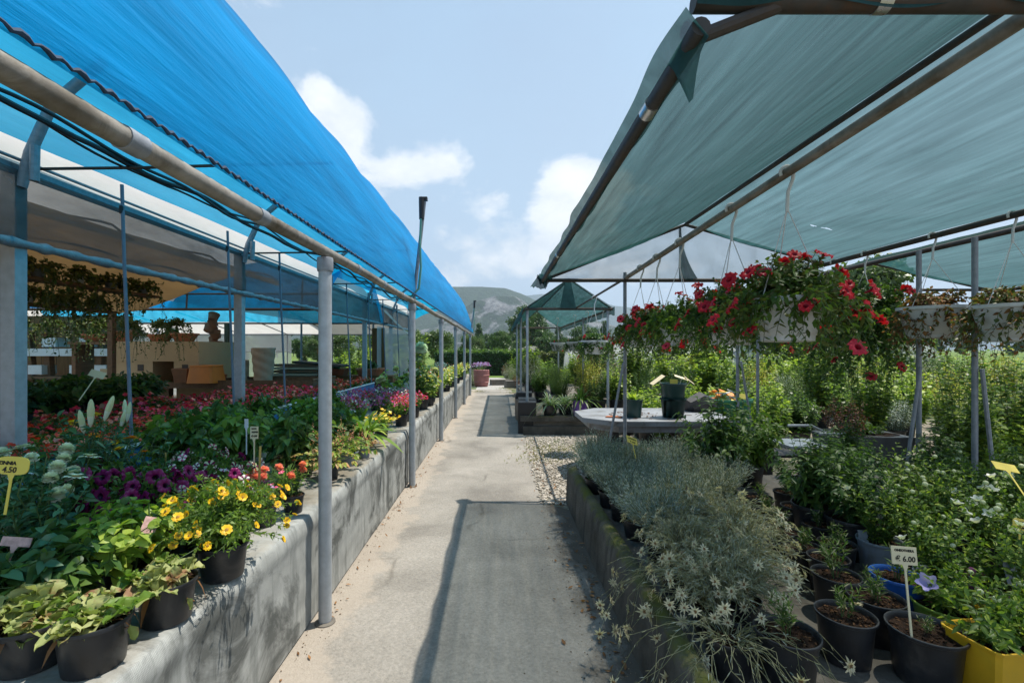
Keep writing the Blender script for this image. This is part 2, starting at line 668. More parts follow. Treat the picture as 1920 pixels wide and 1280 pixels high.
p_blue = leaf('lilac_blue_petal', (.30, .24, .65), (.55, .5, .85), .3)
p_edel = leaf('edelweiss_petal', (.50, .47, .32), (.78, .70, .52), .25, .8)
p_hydr = leaf('pale_green_hydrangea_petal', (.52, .68, .60), (.75, .85, .78), .3)

m_blackpot = plain('black_plastic', (.017, .018, .021), .4, 0, .4, 9, .5, .08, dirt=(.085, .078, .07))
m_greypot = plain('grey_plastic', (.20, .23, .27), .45, 0, .15, 8, .5, .05, dirt=(.13, .13, .12))
m_bluepot = plain('blue_plastic', (.02, .11, .42), .4, 0, .15, 8, .5, .05)
m_limepot = plain('lime_plastic', (.28, .38, .05), .4, 0, .15, 8, .5, .05)
m_yellowpot = plain('yellow_plastic', (.72, .42, .02), .42, 0, .12, 5, .5, .05, dirt=(.5, .28, .03))
m_purplepot = plain('purple_plastic', (.16, .03, .14), .4, 0, .15, 8, .5, .05)
m_violetpot = plain('violet_plastic', (.13, .05, .33), .4, 0, .15, 8, .5, .05)
m_greenpot = plain('green_plastic', (.03, .22, .11), .45, 0, .15, 5, .5, .05)
m_dgreenpot = plain('dark_green_plastic', (.012, .05, .045), .4, 0, .2, 5, .5, .05)
m_whitepot = plain('white_plastic', (.72, .72, .70), .45, 0, .06, 4, .5, .03, dirt=(.55, .53, .48))
m_terra = plain('terracotta', (.42, .15, .075), .8, 0, .15, 8, .3, .2)
m_barrel = plain('faded_red_plastic', (.33, .13, .12), .6, 0, .15, 5, .4, .1)
m_beigepot = plain('beige_plastic', (.46, .36, .25), .6, 0, .1, 6, .4, .05)
m_soil = plain('potting_soil', (.045, .024, .014), .95, 0, .7, 60, .2, 1.0)
m_bark = plain('bark_chips', (.13, .065, .03), .95, 0, .5, 60, .2, .5)
m_galv = plain('galvanised_steel', (.40, .43, .46), .5, .35, .14, 18, .5, .08)
m_galvd = plain('dull_galvanised_steel', (.27, .29, .32), .55, .35, .2, 25, .5, .08)
m_pipe = plain('weathered_pipe', (.26, .24, .21), .55, .3, .35, 9, .5, .12, dirt=(.11, .085, .05))
m_dpipe = plain('dark_rusty_pipe', (.055, .05, .045), .6, .2, .35, 12, .4, .1, dirt=(.09, .05, .03))
m_rod = plain('grey_blue_plastic_rod', (.14, .18, .24), .5, 0, .15, 10)
m_cable = plain('black_rubber', (.012, .012, .014), .5, 0, .3, 10)
m_hose = plain('green_hose', (.10, .30, .22), .4, 0, .12, 10)
m_wire = plain('white_plastic_wire', (.68, .68, .66), .5, 0, .05, 5, .5, 0)
m_wood = plain('weathered_wood', (.17, .10, .055), .75, 0, .3, 5, .3, .3, stretch=(6, .6, 6))
m_woodg = plain('amber_wood', (.20, .09, .03), .7, 0, .25, 5, .3, .2, stretch=(6, 6, .7))
m_stone = plain('old_concrete', (.15, .135, .115), .9, 0, .35, 4, .3, .6, dirt=(.075, .07, .06))
m_tag_y = plain('yellow_tag', (.78, .60, .10), .5, 0, .06, 5, .4, 0)
m_tag_c = plain('cream_tag', (.72, .62, .40), .5, 0, .05, 5, .4, 0)
m_tag_w = plain('white_tag', (.7, .73, .76), .5, 0, .05, 5, .4, 0)
m_tag_p = plain('printed_pink_tag', (.55, .33, .30), .5, 0, .4, 40, .4, 0)
m_ink = plain('black_ink', (.03, .028, .022), .7, 0, .1, 5, .3, 0)
m_bluetray = plain('blue_tray', (.02, .16, .42), .45, 0, .18, 4, .5, .05)
m_trayrim = plain('white_tray_rim', (.62, .64, .66), .5, 0, .08, 4)
m_card = plain('tan_board', (.52, .36, .20), .7, 0, .08, 3, .3, .05)
m_orange = plain('orange_plastic', (.62, .20, .02), .5, 0, .12, 4)
m_table = plain('grey_table_plastic', (.26, .275, .295), .5, 0, .12, 6, .4, .1, dirt=(.11, .10, .09))
m_silver = plain('bright_steel', (.6, .6, .6), .3, .9, .1, 8)

m_blue = cloth('blue_tarpaulin', (.001, .26, .66), (.0, .50, .86), .42, .13, (1, .12, 1), .28, .45, 5, .35, .5, (.6, .9, 1))
m_white_sheet = cloth('white_plastic_sheet', (.74, .73, .70), (.72, .70, .66), .45, 0, (1, .3, 1), .08, .6, 3, 0, .2)
m_tan = cloth('tan_awning', (.42, .29, .15), (.46, .29, .13), .5, 0, (1, .3, 1), .10, .7, 3, 0, .2)
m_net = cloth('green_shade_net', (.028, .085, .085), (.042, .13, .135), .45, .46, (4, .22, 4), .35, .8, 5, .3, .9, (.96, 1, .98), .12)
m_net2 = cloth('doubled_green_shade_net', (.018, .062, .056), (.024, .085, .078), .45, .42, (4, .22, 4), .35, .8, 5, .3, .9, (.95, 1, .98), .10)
m_netd = cloth('folded_green_net', (.03, .085, .085), (.03, .10, .10), .3, .12, (2, 2, 2), .3, .8, 5, .3, .5)
m_clear = cloth('dusty_clear_plastic', (.13, .13, .135), (.17, .13, .10), .45, .26, (.6, .5, 1.6), .35, .35, 2.2, .5, .6)
m_clearw = cloth('whitish_clear_plastic', (.62, .66, .68), (.55, .58, .60), .5, .38, (1, 1, 1), .2, .4, 2.5, .3, .4)


def fabric_mat():
    nt = NT('grey_woven_ground_cover')
    v = coords(nt)
    f = noise(nt, v, 2.2, 8, .68, .8)
    base = ramp(nt, noise(nt, v, 9, 6, .6), [(.3, (.27, .28, .27)), (.7, (.39, .40, .385))])
    c = mixc(nt, ramp(nt, f, [(.48, 0.0), (.60, .85)]), base, (.075, .08, .075))
    # drips of mildew and lime running down
    v2 = coords(nt, (1, 5, .5))
    c = mixc(nt, ramp(nt, noise(nt, v2, 3, 6, .6), [(.5, 0.0), (.7, .6)]), c, (.09, .10, .095))
    v3 = coords(nt, (1, 1, 1))
    c = mixc(nt, ramp(nt, noise(nt, v3, 14, 5, .7), [(.6, 0.0), (.75, .45)]), c, (.38, .38, .34))
    gg = nt.n('ShaderNodeNewGeometry')
    sz = nt.n('ShaderNodeSeparateXYZ')
    nt.l(gg.outputs['Position'], sz.inputs[0])
    mz = nt.n('ShaderNodeMath', _operation='MULTIPLY_ADD')
    nt.l(noise(nt, v, 5, 7, .65), mz.inputs[0])
    mz.inputs[1].default_value = .05
    nt.l(sz.outputs['Z'], mz.inputs[2])
    c = mixc(nt, ramp(nt, mz.outputs[0], [(.665, 0.0), (.685, .7)]), c, (.22, .185, .135))
    b = principled(nt, c, .85, 0, .2)
    w1 = nt.n('ShaderNodeTexWave', Scale=55.0, _bands_direction='Y')
    w2 = nt.n('ShaderNodeTexWave', Scale=55.0, _bands_direction='Z')
    nt.l(v, w1.inputs['Vector'])
    nt.l(v, w2.inputs['Vector'])
    ad = nt.n('ShaderNodeMath', _operation='ADD')
    nt.l(w1.outputs['Fac'], ad.inputs[0])
    nt.l(w2.outputs['Fac'], ad.inputs[1])
    ad2 = nt.n('ShaderNodeMath', _operation='ADD')
    nt.l(ad.outputs[0], ad2.inputs[0])
    nt.l(f, ad2.inputs[1])
    bump(nt, b, ad2.outputs[0], .25, .004)
    nt.l(b.outputs[0], nt.out.inputs['Surface'])
    return nt.m


m_fabric = fabric_mat()


def path_mat():
    nt = NT('worn_concrete_path')
    v = coords(nt)
    big = noise(nt, v, 1.1, 8, .62, .5)
    c = ramp(nt, big, [(.32, (.18, .165, .145)), (.5, (.26, .24, .21)), (.7, (.335, .308, .272))])
    fine = noise(nt, v, 60, 4, .7)
    c = mixc(nt, .55, c, mixc(nt, 1.0, c, ramp(nt, fine, [(.3, .55), (.7, 1.35)]), 'MULTIPLY'))
    # dark grit specks
    vo = nt.n('ShaderNodeTexVoronoi', Scale=42.0)
    nt.l(v, vo.inputs['Vector'])
    c = mixc(nt, ramp(nt, vo.outputs['Distance'], [(.06, .75), (.12, 0.0)]), c, (.13, .115, .1))
    # hairline cracks
    vc = nt.n('ShaderNodeTexVoronoi', Scale=.55, _feature='DISTANCE_TO_EDGE')
    nd = nt.n('ShaderNodeTexNoise', Scale=2.2, Detail=6.0)
    nt.l(v, nd.inputs['Vector'])
    wv = nt.n('ShaderNodeMix', _data_type='VECTOR')
    wv.inputs[0].default_value = .22
    nt.l(v, wv.inputs[4])
    nt.l(nd.outputs['Color'], wv.inputs[5])
    nt.l(wv.outputs[1], vc.inputs['Vector'])
    ck = ramp(nt, vc.outputs['Distance'], [(.0, 1.0), (.010, 0.0)])
    ckm = nt.n('ShaderNodeMath', _operation='MULTIPLY')
    nt.l(ck, ckm.inputs[0])
    nt.l(ramp(nt, noise(nt, v, .8, 2), [(.5, 0.0), (.6, .8)]), ckm.inputs[1])
    c = mixc(nt, ckm.outputs[0], c, (.09, .08, .065))
    # damp soil stain along the bed on the right, pale crust along the bench on the left
    sp = nt.n('ShaderNodeSeparateXYZ')
    nt.l(v, sp.inputs[0])
    wob = nt.n('ShaderNodeMath', _operation='MULTIPLY_ADD')
    nt.l(noise(nt, v, 2.4, 7, .65), wob.inputs[0])
    wob.inputs[1].default_value = .8
    nt.l(sp.outputs['X'], wob.inputs[2])
    st = ramp(nt, wob.outputs[0], [(.86, 0.0), (1.0, .85)])
    c = mixc(nt, st, c, (.085, .07, .055))
    ng = nt.n('ShaderNodeMath', _operation='MULTIPLY')
    nt.l(wob.outputs[0], ng.inputs[0])
    ng.inputs[1].default_value = -1
    c = mixc(nt, ramp(nt, ng.outputs[0], [(.42, 0.0), (.50, .55)]), c, (.39, .335, .275))
    b = principled(nt, c, .9, 0, .25)
    hh = nt.n('ShaderNodeMath', _operation='ADD')
    nt.l(fine, hh.inputs[0])
    nt.l(noise(nt, v, 14, 6, .7), hh.inputs[1])
    bump(nt, b, hh.outputs[0], .55, .012)
    nt.l(b.outputs[0], nt.out.inputs['Surface'])
    return nt.m


def ground_mat():
    nt = NT('gravelly_earth')
    v = coords(nt)
    f = noise(nt, v, 1.3, 8, .65)
    c = ramp(nt, f, [(.35, (.17, .145, .11)), (.5, (.29, .26, .21)), (.65, (.36, .33, .28))])
    vo = nt.n('ShaderNodeTexVoronoi', Scale=30.0)
    nt.l(v, vo.inputs['Vector'])
    c = mixc(nt, .6, c, mixc(nt, 1.0, c, ramp(nt, vo.outputs['Distance'], [(.0, 1.5), (.6, .35)]), 'MULTIPLY'))
    c = mixc(nt, ramp(nt, noise(nt, v, .35, 5, .6), [(.5, 0.0), (.62, .8)]), c, (.07, .11, .03))
    # meadow beyond the nursery
    sp = nt.n('ShaderNodeSeparateXYZ')
    nt.l(v, sp.inputs[0])
    c = mixc(nt, ramp(nt, nt_map(nt, sp.outputs['Y'], 19, 24), [(0, 0.0), (1, 1.0)]), c,
             ramp(nt, noise(nt, v, .5, 8, .7), [(.35, (.07, .13, .025)), (.65, (.16, .22, .05))]))
    b = principled(nt, c, .95, 0, .2)
    bump(nt, b, vo.outputs['Distance'], .5, .02)
    nt.l(b.outputs[0], nt.out.inputs['Surface'])
    return nt.m


def nt_map(nt, val, a, b):
    m = nt.n('ShaderNodeMapRange')
    m.inputs['From Min'].default_value = a
    m.inputs['From Max'].default_value = b
    nt.l(val, m.inputs['Value'])
    return m.outputs['Result']


m_path = path_mat()
m_ground = ground_mat()


def mossy():
    nt = NT('mossy_concrete')
    v = coords(nt)
    c = ramp(nt, noise(nt, v, 3, 8, .65), [(.3, (.055, .05, .042)), (.7, (.16, .145, .125))])
    c = mixc(nt, ramp(nt, noise(nt, coords(nt, (1, 3, .3)), 4, 6), [(.5, 0.0), (.7, .7)]), c, (.035, .034, .03))
    g = nt.n('ShaderNodeNewGeometry')
    sp = nt.n('ShaderNodeSeparateXYZ')
    nt.l(g.outputs['Position'], sp.inputs[0])
    mz = nt.n('ShaderNodeMath', _operation='MULTIPLY_ADD')
    nt.l(noise(nt, v, 5, 7, .7), mz.inputs[0])
    mz.inputs[1].default_value = .35
    nt.l(sp.outputs['Z'], mz.inputs[2])
    c = mixc(nt, ramp(nt, mz.outputs[0], [(.50, 0.0), (.58, .85)]), c, (.12, .13, .02))
    b = principled(nt, c, .95, 0, .2)
    bump(nt, b, noise(nt, v, 30, 6, .7), .6, .02)
    nt.l(b.outputs[0], nt.out.inputs['Surface'])
    return nt.m


m_moss = mossy()


def snoise(seed, sx, sy, n=9):
    """smooth pseudo noise of two numbers, sum of sines"""
    r = random.Random(seed)
    ks = [(r.uniform(-1, 1) * sx, r.uniform(-1, 1) * sy, r.uniform(0, 6.3), r.uniform(.4, 1)) for _ in range(n)]
    tot = sum(k[3] for k in ks)
    return lambda x, y: sum(a * math.sin(p * x + q * y + o) for p, q, o, a in ks) / tot


# ------------------------------------------------------------------ ground
def sheet(name, x0, x1, y0, y1, z, mat, kind='structure', nx=1, ny=1):
    mb = MB()
    mb.grid(lambda u, w: (x0 + (x1 - x0) * u, y0 + (y1 - y0) * w, z), nx, ny)
    return tag(mb.build(name, mat), kind=kind)


gr = sheet('ground', -6000, 6000, -60, 9000, 0, m_ground)
mb = MB()
edge = snoise(3, 2.2, 0.01, 7)


def path_fn(u, w):
    y = -1.5 + 20.5 * w
    xr = .47 + .05 * edge(y * 1.6, 0) if y > 4.9 else .74
    if 4.7 < y <= 4.9:
        xr = .62
    x = -1.16 + (xr + 1.16) * u
    return (x, y, .006 + .004 * math.sin(y * .9) * u)


mb.grid(path_fn, 6, 160)
tag(mb.build('path', m_path), kind='structure')
sheet('far_path', -.95, .35, 19.02, 27, .004, plain('pale_gravel_path', (.34, .33, .31), .95, 0, .2, 6, .2, .4), ny=8)


def pebbles(name, n, fn, smin, smax, mat, seed):
    rng = np.random.default_rng(seed)
    O = fn(rng, n)
    ico = []
    mbp = MB()
    mbp.lathe([(.001, -.5), (.4, -.38), (.55, 0), (.4, .36), (.001, .45)], 6)
    tv, tf = np.array(mbp.v), np.array(mbp.f)
    s = rng.uniform(smin, smax, (n, 1, 1)) * np.stack([rng.uniform(.7, 1.3, n), rng.uniform(.7, 1.3, n), rng.uniform(.3, .7, n)], -1)[:, None, :]
    a = rng.uniform(0, 6.28, n)
    ca, sa = np.cos(a)[:, None], np.sin(a)[:, None]
    V = tv[None] * s + rng.normal(0, .04, (n, len(tv), 3)) * s
    X = V[..., 0] * ca - V[..., 1] * sa
    Y = V[..., 0] * sa + V[..., 1] * ca
    V = np.stack([X, Y, V[..., 2]], -1) + O[:, None, :]
    Q = tf[None] + (np.arange(n) * len(tv))[:, None, None]
    return tag(link(name, quads(name, [(V.reshape(-1, 3), Q.reshape(-1, 4), 0)], [mat])), kind='stuff')


m_peb = leaf('pale_stone', (.22, .19, .15), (.55, .50, .43), 0.0, .9)
m_peb2 = leaf('dry_debris', (.07, .045, .025), (.32, .25, .17), 0.0, .9)


def gravel_pos(rng, n):
    y = rng.uniform(4.85, 8.75, n)
    x = .42 + np.abs(rng.normal(0, .95, n)) + rng.uniform(0, .05, n)
    return np.stack([x, y, np.full(n, .008)], -1)


pebbles('gravel', 9000, gravel_pos, .012, .034, m_peb, 4)


def gravel2(rng, n):
    return np.stack([rng.uniform(2.6, 9, n), rng.uniform(5.2, 8.5, n), np.full(n, .008)], -1)


pebbles('gravel', 3500, gravel2, .015, .04, m_peb, 5)


def deb(rng, n):
    y = rng.uniform(1.1, 9, n)
    left = rng.uniform(0, 1, n) < .45
    x = np.where(left, -1.09 + np.abs(rng.normal(0, .07, n)), .68 - np.abs(rng.normal(0, .16, n)))
    y = np.where(~left & (y > 5), rng.uniform(1.2, 5, n), y)
    return np.stack([x, y, np.full(n, .010)], -1)


pebbles('debris', 900, deb, .003, .009, m_peb2, 6)


rng = np.random.default_rng(15)
NL = 240
xl = np.where(rng.uniform(0, 1, NL) < .7, .66 - np.abs(rng.normal(0, .14, NL)), -1.05 + np.abs(rng.normal(0, .05, NL)))
O = np.stack([xl, rng.uniform(1.4, 8.6, NL), np.full(NL, .014)], -1)
D = rng.normal(0, 1, (NL, 3)) * np.array([1, 1, .15])
V, Q = place(T_OVATE, O, D, rng.normal(0, .3, (NL, 3)) + np.array([0, 0, 1]), rng.uniform(.018, .05, NL), rng.uniform(.01, .022, NL), -.1)
tag(link('leaf_litter', quads('leaf_litter', [(V, Q, 0)], [g_dry])), 'dry brown leaves scattered along the path edges', 'leaf litter', kind='stuff')


def weeds(rng, n):
    c = np.array([(.65, 7.6), (.9, 7.2), (.55, 6.9), (1.15, 7.5), (.6, 17.5), (.2, 19.5), (-.85, 18), (.5, 18.8), (1.2, 6.4)])
    i = rng.integers(0, len(c), n)
    q = c[i] + rng.normal(0, .2, (n, 2))
    return np.stack([q[:, 0], q[:, 1], np.full(n, .005)], -1)


rng = np.random.default_rng(8)
O = weeds(rng, 1500)
D = rng.normal(0, .6, (1500, 3)) + np.array([0, 0, .8])
V, Q = place(T_NEEDLE, O, D, rng.normal(0, 1, (1500, 3)), rng.uniform(.03, .09, 1500), .008, .3)
tag(link('grass', quads('grass', [(V, Q, 0)], [leaf('dry_weed', (.12, .15, .03), (.3, .27, .08))])), kind='stuff')

# ------------------------------------------------------------------ left bench
bench = thing('plant_bench', 'long low bench along the path draped in stained grey ground cover fabric', 'bench', (-1.9, 0, 0))
mb = MB()
mb.box((-.05, 9.2, .31), (1.5, 17.8, .60))
mb.build('frame', m_stone, bench)
wr = snoise(21, 3.0, 9.0, 12)
wr2 = snoise(22, 9.0, 22.0, 12)
SEGY = [2.9, 5.75, 8.4, 11.1, 14.0]


def bench_fn(u, w):
    y = .25 + 17.9 * u
    zt = .648
    seg = sum(1 for s in SEGY if y > s)
    off = .006 * (seg % 2) + .004 * seg
    L1, L2, L3 = 1.57, .045, .615
    s = w * (L1 + L2 + L3)
    k = .028
    if s < L1:
        x, z = -2.72 + s * (1.592 / L1), zt
        nx, nz = 0, 1
    elif s < L1 + L2:
        a = (s - L1) / L2 * PI / 2
        x, z = -1.128 + k * math.sin(a), zt - k + k * math.cos(a)
        nx, nz = math.sin(a), math.cos(a)
    else:
        d = (s - L1 - L2) / L3
        x, z = -1.10, zt - k - d * (zt - k - .02 - .012 * wr2(y, 0))
        nx, nz = 1, 0
    fr = max(.25, min(1, (s - L1) / .2)) if s > L1 else .25
    dd = off + fr * (.004 * wr(y * 1.1 + z * 2.7, z * 2.0) + .003 * wr2(y + z * 1.6, z) + .005 * wr2(y * 1.6 - z * 5, z * 2) * (z < .6))
    # the rolled edge: a heavy fold under the rim
    dd += (.012 + .006 * wr(y * 2.5, 3)) * math.exp(-((z - .575 - .012 * wr(y * 1.4, 7)) / .022) ** 2) * (nx > .5)
    return (x + nx * dd + 1.9, y, z + nz * max(dd, -.004))


mb.grid(bench_fn, 560, 80)
mb.build('fabric_cover', m_fabric, bench, angle=180)

# ------------------------------------------------------------------ pipes of the blue canopy
POLE_X, POLE_STEP = -1.02, 2.75
mpole = MB().tube([(0, 0, 0), (0, 0, 2.14)], .037, 18).mesh('pole', m_galv)
mfoot = MB().lathe([(.06, 0), (.058, .012), (.04, .02)], 16).mesh('foot', m_stone)
mcol = MB().lathe([(.044, 2.06), (.046, 2.075), (.046, 2.13), (.043, 2.14), (.002, 2.141)], 18).mesh('collar', m_galvd)
ORD = ['nearest', 'second', 'third', 'fourth', 'fifth', 'sixth']
for k in range(1, 7):
    t = thing('canopy_pole', 'round galvanised pole under the blue canopy rail, %s along the path' % ORD[k - 1], 'pole',
              (POLE_X, POLE_STEP * k, 0), 0, 'poles of the blue canopy')
    link('shaft', mpole, t)
    link('foot', mfoot, t)
    link('collar', mcol, t)

canopy = thing('blue_canopy', 'long arched bright blue tarpaulin canopy with its rail beside the path', 'canopy', (0, 0, 0))
mb = MB()
mb.tube([(POLE_X, y, 2.175 + .006 * math.sin(y * 2.3)) for y in np.arange(-.6, 18.3, .35)], .031, 14)
mb.build('rail', m_pipe, canopy)
mb = MB()
for y in (.55, 1.30, 2.0, 3.35, 4.1, 4.9, 6.2, 7.6, 9.0, 11.5):
    mb = MB()
    mb.tube([(POLE_X, y - .035, 2.175 + .006 * math.sin(y * 2.3)), (POLE_X, y + .035, 2.175 + .006 * math.sin(y * 2.3))], .0345, 14)
    mb.build('rail_joint', m_galvd, canopy)
ARCH = [(-.995, 2.198), (-.98, 2.24), (-.998, 2.44), (-1.07, 2.75), (-1.2, 3.1), (-1.42, 3.45), (-1.72, 3.72), (-2.05, 3.82), (-2.4, 3.74), (-2.82, 3.55), (-3.15, 3.28), (-3.36, 3.04)]


def arch_at(pts, w):
    L = [0]
    for i in range(1, len(pts)):
        L.append(L[-1] + math.dist(pts[i], pts[i - 1]))
    s = w * L[-1]
    for i in range(1, len(pts)):
        if s <= L[i] + 1e-9:
            q = (s - L[i - 1]) / (L[i] - L[i - 1])
            return (pts[i - 1][0] + (pts[i][0] - pts[i - 1][0]) * q, pts[i - 1][1] + (pts[i][1] - pts[i - 1][1]) * q)
    return pts[-1]


ARCHF = [arch_at(ARCH, i / 60) for i in range(61)]
ARCHS = [((ARCHF[max(i - 2, 0)][0] + ARCHF[i][0] + ARCHF[min(i + 2, 60)][0]) / 3, (ARCHF[max(i - 2, 0)][1] + ARCHF[i][1] + ARCHF[min(i + 2, 60)][1]) / 3) for i in range(61)]
cw1 = snoise(31, 1.2, 6, 8)
cw2 = snoise(32, 5, 16, 12)
cw3 = snoise(33, 1.6, 26, 12)


def canopy_fn(u, w):
    y = -.8 + 18.9 * u
    x, z = ARCHS[int(round(w * 60))]
    lift = 1 + .05 * max(0, y - 3) / 10
    hoop = .5 + .5 * math.cos(2 * PI * y / 1.375)
    mid = math.sin(min(1, w * 1.15) * PI) if w < .87 else 0
    sag = .05 * (1 - hoop) * mid
    z = 2.195 + (z - 2.195) * lift - sag * (z - 2.0) * .6
    x = x - .05 * sag
    e = .022 * cw1(y, w * 3) + .011 * cw2(y * 1.2, w * 6) + .010 * cw3(y, w * 8 - y * .25) + .012 * cw3(y * .6 + 3, w * 14)
    e *= min(1, .12 + w * 4)
    # towards its far end the sheet slumps to a point
    if y > 16.5:
        q = (y - 16.5) / 1.6
        z = 2.195 + (z - 2.195) * (1 - .45 * q * q)
    return (x + e * .8, y, z + e * .6)


mb.__init__()
mb.grid(canopy_fn, 480, 60)
mb.build('tarpaulin', m_blue, canopy, angle=180)
# dark stitched hem of the tarpaulin, cord laced to the rail
mb = MB()
hemp = []
for i in range(1260):
    u_ = (i + .5) / 1260
    q0, q1 = canopy_fn(u_, 0), canopy_fn(u_, 1 / 60)
    k_ = .3 + .12 * math.sin(i * 2.1)
    hemp.append((q0[0] + (q1[0] - q0[0]) * k_ + .006, q0[1], q0[2] + (q1[2] - q0[2]) * k_))
mb.tube(hemp, [.0055 + .002 * math.sin(i * 1.3) for i in range(1260)], 6)
mb.build('hem_cord', plain('dark_blue_cord', (.02, .05, .10), .8, 0, .4, 40), canopy)

# ------------------------------------------------------------------ greenhouse on the left
GX = -3.33
gh = thing('greenhouse', 'open sided plastic greenhouse with white arched roof and tan awning inside', 'greenhouse', (0, 0, 0))
mb = MB()
for k in range(-1, 5):
    y = 3.22 + 2.8 * k
    p = MB()
    p.box((GX, y, 1.41), (.10, .085, 2.82))
    p.build('post', m_galv, gh)
    # hoop stub from the gutter up to the blue sheet
    hb = MB()
    hb.tube([(GX + .05, y, 2.72), (GX + .11, y, 2.95), (GX + .26, y, 3.28), (GX + .62, y, 3.58)], .034, 12)
    hb.tube([(GX + .19, y - .05, 2.74), (GX + .195, y - .05, 2.98)], .028, 10)
    hb.build('hoop', m_galvd, gh)
    tb = MB()
    tb.tube([(GX + .1, y, 2.84), (GX + .9, y, 2.85), (GX + 1.6, y, 2.87), (POLE_X - .12, y, 2.88)], .011, 8)
    tb.build('tie_bar', m_dpipe, gh)
mb = MB()
mb.box((GX, 9, 2.845), (.07, 17.8, .05))
mb.tube([(GX + .05, y, 2.90) for y in (.1, 17.9)], .012, 8)
mb.tube([(GX + .03, y, 2.80) for y in (.1, 17.9)], .010, 8)
mb.build('gutter', m_galvd, gh)
# roll-up curtain of dusty clear plastic with its tube
cu = snoise(41, 2.4, 5, 10)
cu2 = snoise(42, 9, 14, 12)
mb = MB()
mb.grid(lambda u, w: (GX + .055 + .02 * cu(u * 18, w * 1.2) + .012 * cu2(u * 18, w * 2), -.4 + 18.3 * u, 2.83 - .50 * w + .01 * cu(u * 18, 0)), 300, 12)
mb.build('roll_curtain', m_clear, gh, angle=180)
mb = MB()
rs = []
pts = []
for y in np.arange(-.4, 17.9, .06):
    pts.append((GX + .06, y, 2.325 + .01 * cu(y, 0)))
    rs.append(.032 + .007 * math.sin(y * 21 + 2 * math.sin(y * 3.7)) + .004 * math.sin(y * 47))
mb.tube(pts, rs, 12)
mb.build('curtain_roll', m_clearw if False else plain('rolled_grey_plastic', (.22, .26, .29), .4, 0, .3, 12, .5, .4), gh, angle=180)
# white roof arch outside, tan awning inside, both over the bay next to the path
ROOF = [(-3.38, 2.88), (-3.44, 3.08), (-3.6, 3.35), (-3.9, 3.6), (-4.5, 3.7), (-5.1, 3.6), (-5.7, 3.25), (-5.95, 2.9), (-6.05, 2.5)]
ROOFF = [arch_at(ROOF, i / 30) for i in range(31)]
rw = snoise(51, 2, 7, 9)


def roof_fn(y0, y1, dz, dx):
    def fn(u, w):
        y = y0 + (y1 - y0) * u
        x, z = ROOFF[int(round(w * 30))]
        z = z + .02 * rw(y, w * 3) * math.sin(w * PI) - .03 * (1 - math.cos(2 * PI * y / 1.375)) * math.sin(w * PI)
        return (x + dx, y, z + dz)
    return fn


mb = MB()
mb.grid(roof_fn(-.5, 18, 0, 0), 200, 30)
mb.build('roof_sheet', m_white_sheet, gh, angle=180)
TAN = [(-3.44, 2.60), (-3.65, 2.76), (-4.1, 2.84), (-4.7, 2.66), (-5.2, 2.44), (-5.7, 2.25), (-6.1, 2.18)]
TANF = [arch_at(TAN, i / 24) for i in range(25)]
mb = MB()
mb.grid(lambda u, w: (TANF[int(round(w * 24))][0], -.4 + 7.9 * u, TANF[int(round(w * 24))][1] - .05 * math.sin(u * 7.9 * 4.57 / 2) ** 2 * math.sin(w * PI) + .012 * rw(u * 8, w * 4)), 90, 24)
mb.build('tan_awning', m_tan, gh, angle=180)
mb = MB()
for y in (1.4, 2.9, 4.4, 5.9, 7.45):
    mb.tube([(x, y, z + .03) for x, z in TANF], .012, 8)
mb.tube([(-6.1, .2, 2.2), (-6.1, 7.4, 2.2)], .02, 8)
mb.tube([(-4.5, .2, 2.72), (-4.5, 7.4, 2.72)], .014, 8)
mb.build('awning_frame', plain('brown_frame', (.12, .085, .06), .7, 0, .3, 8), gh)
for y in (.4, 3.0, 5.6, 7.45, 10.6):
    p = MB()
    p.box((-6.15, y, 1.1), (.08, .08, 2.2))
    p.build('inner_post', m_wood, gh)
# far blue roof section, seen from below, with its truss
mb = MB()
fw = snoise(61, 3, 3, 8)
mb.grid(lambda u, w: (-12.5 + 9.3 * u, 8.6 + 4.4 * w, 2.36 + 1.25 * math.sin(w * PI) ** .8 + .03 * fw(u * 9, w * 4)), 60, 24)
mb.build('far_blue_roof', m_blue, gh, angle=180)
mb = MB()
for y in (8.55, 13.05):
    mb.tube([(-12.6, y, 2.34), (-3.1, y, 2.34)], .025, 8)
mb.tube([(-12.6, 8.55, 2.62), (-3.1, 8.55, 2.62)], .016, 8)
for i in range(9):
    x = -12.0 + i * 1.05
    mb.tube([(x, 8.55, 2.34), (x, 8.6, 2.9)], .016, 8)
mb.build('far_truss', m_dpipe, gh)
for i in range(5):
    p = MB()
    x = -11.5 + 2.0 * i
    p.tube([(x, 13.05, 0), (x, 13.05, 2.34)], .03, 8)
    p.build('far_post', m_galvd, gh)
# white sloping roof behind, and the clear back wall
mb = MB()
mb.grid(lambda u, w: (-16 + 12.8 * u, 13.2 + 3.4 * w, 2.72 - .55 * w + .03 * fw(u * 12, w * 3)), 60, 10)
mb.build('back_roof', m_white_sheet, gh, angle=180)
mb = MB()
mb.grid(lambda u, w: (-16 + 8.6 * u, 16.7 + .06 * fw(u * 20, w * 2), 2.15 * (1 - w)), 80, 10)
mb.build('back_wall', m_clearw, gh, angle=180)
mb = MB()
for x in np.arange(-15.5, -3.1, 1.6):
    mb.tube([(x, 16.62, 0), (x, 16.62, 2.15)], .022, 8)
    mb.tube([(x, 16.62, 2.15), (x, 13.2, 2.68)], .018, 8)
mb.tube([(-16, 16.62, 2.15), (-3.1, 16.62, 2.15)], .025, 8)
mb.tube([(-16, 16.62, 1.55), (-7.4, 16.62, 1.55)], .014, 8)
mb.build('back_frame', m_galvd, gh)
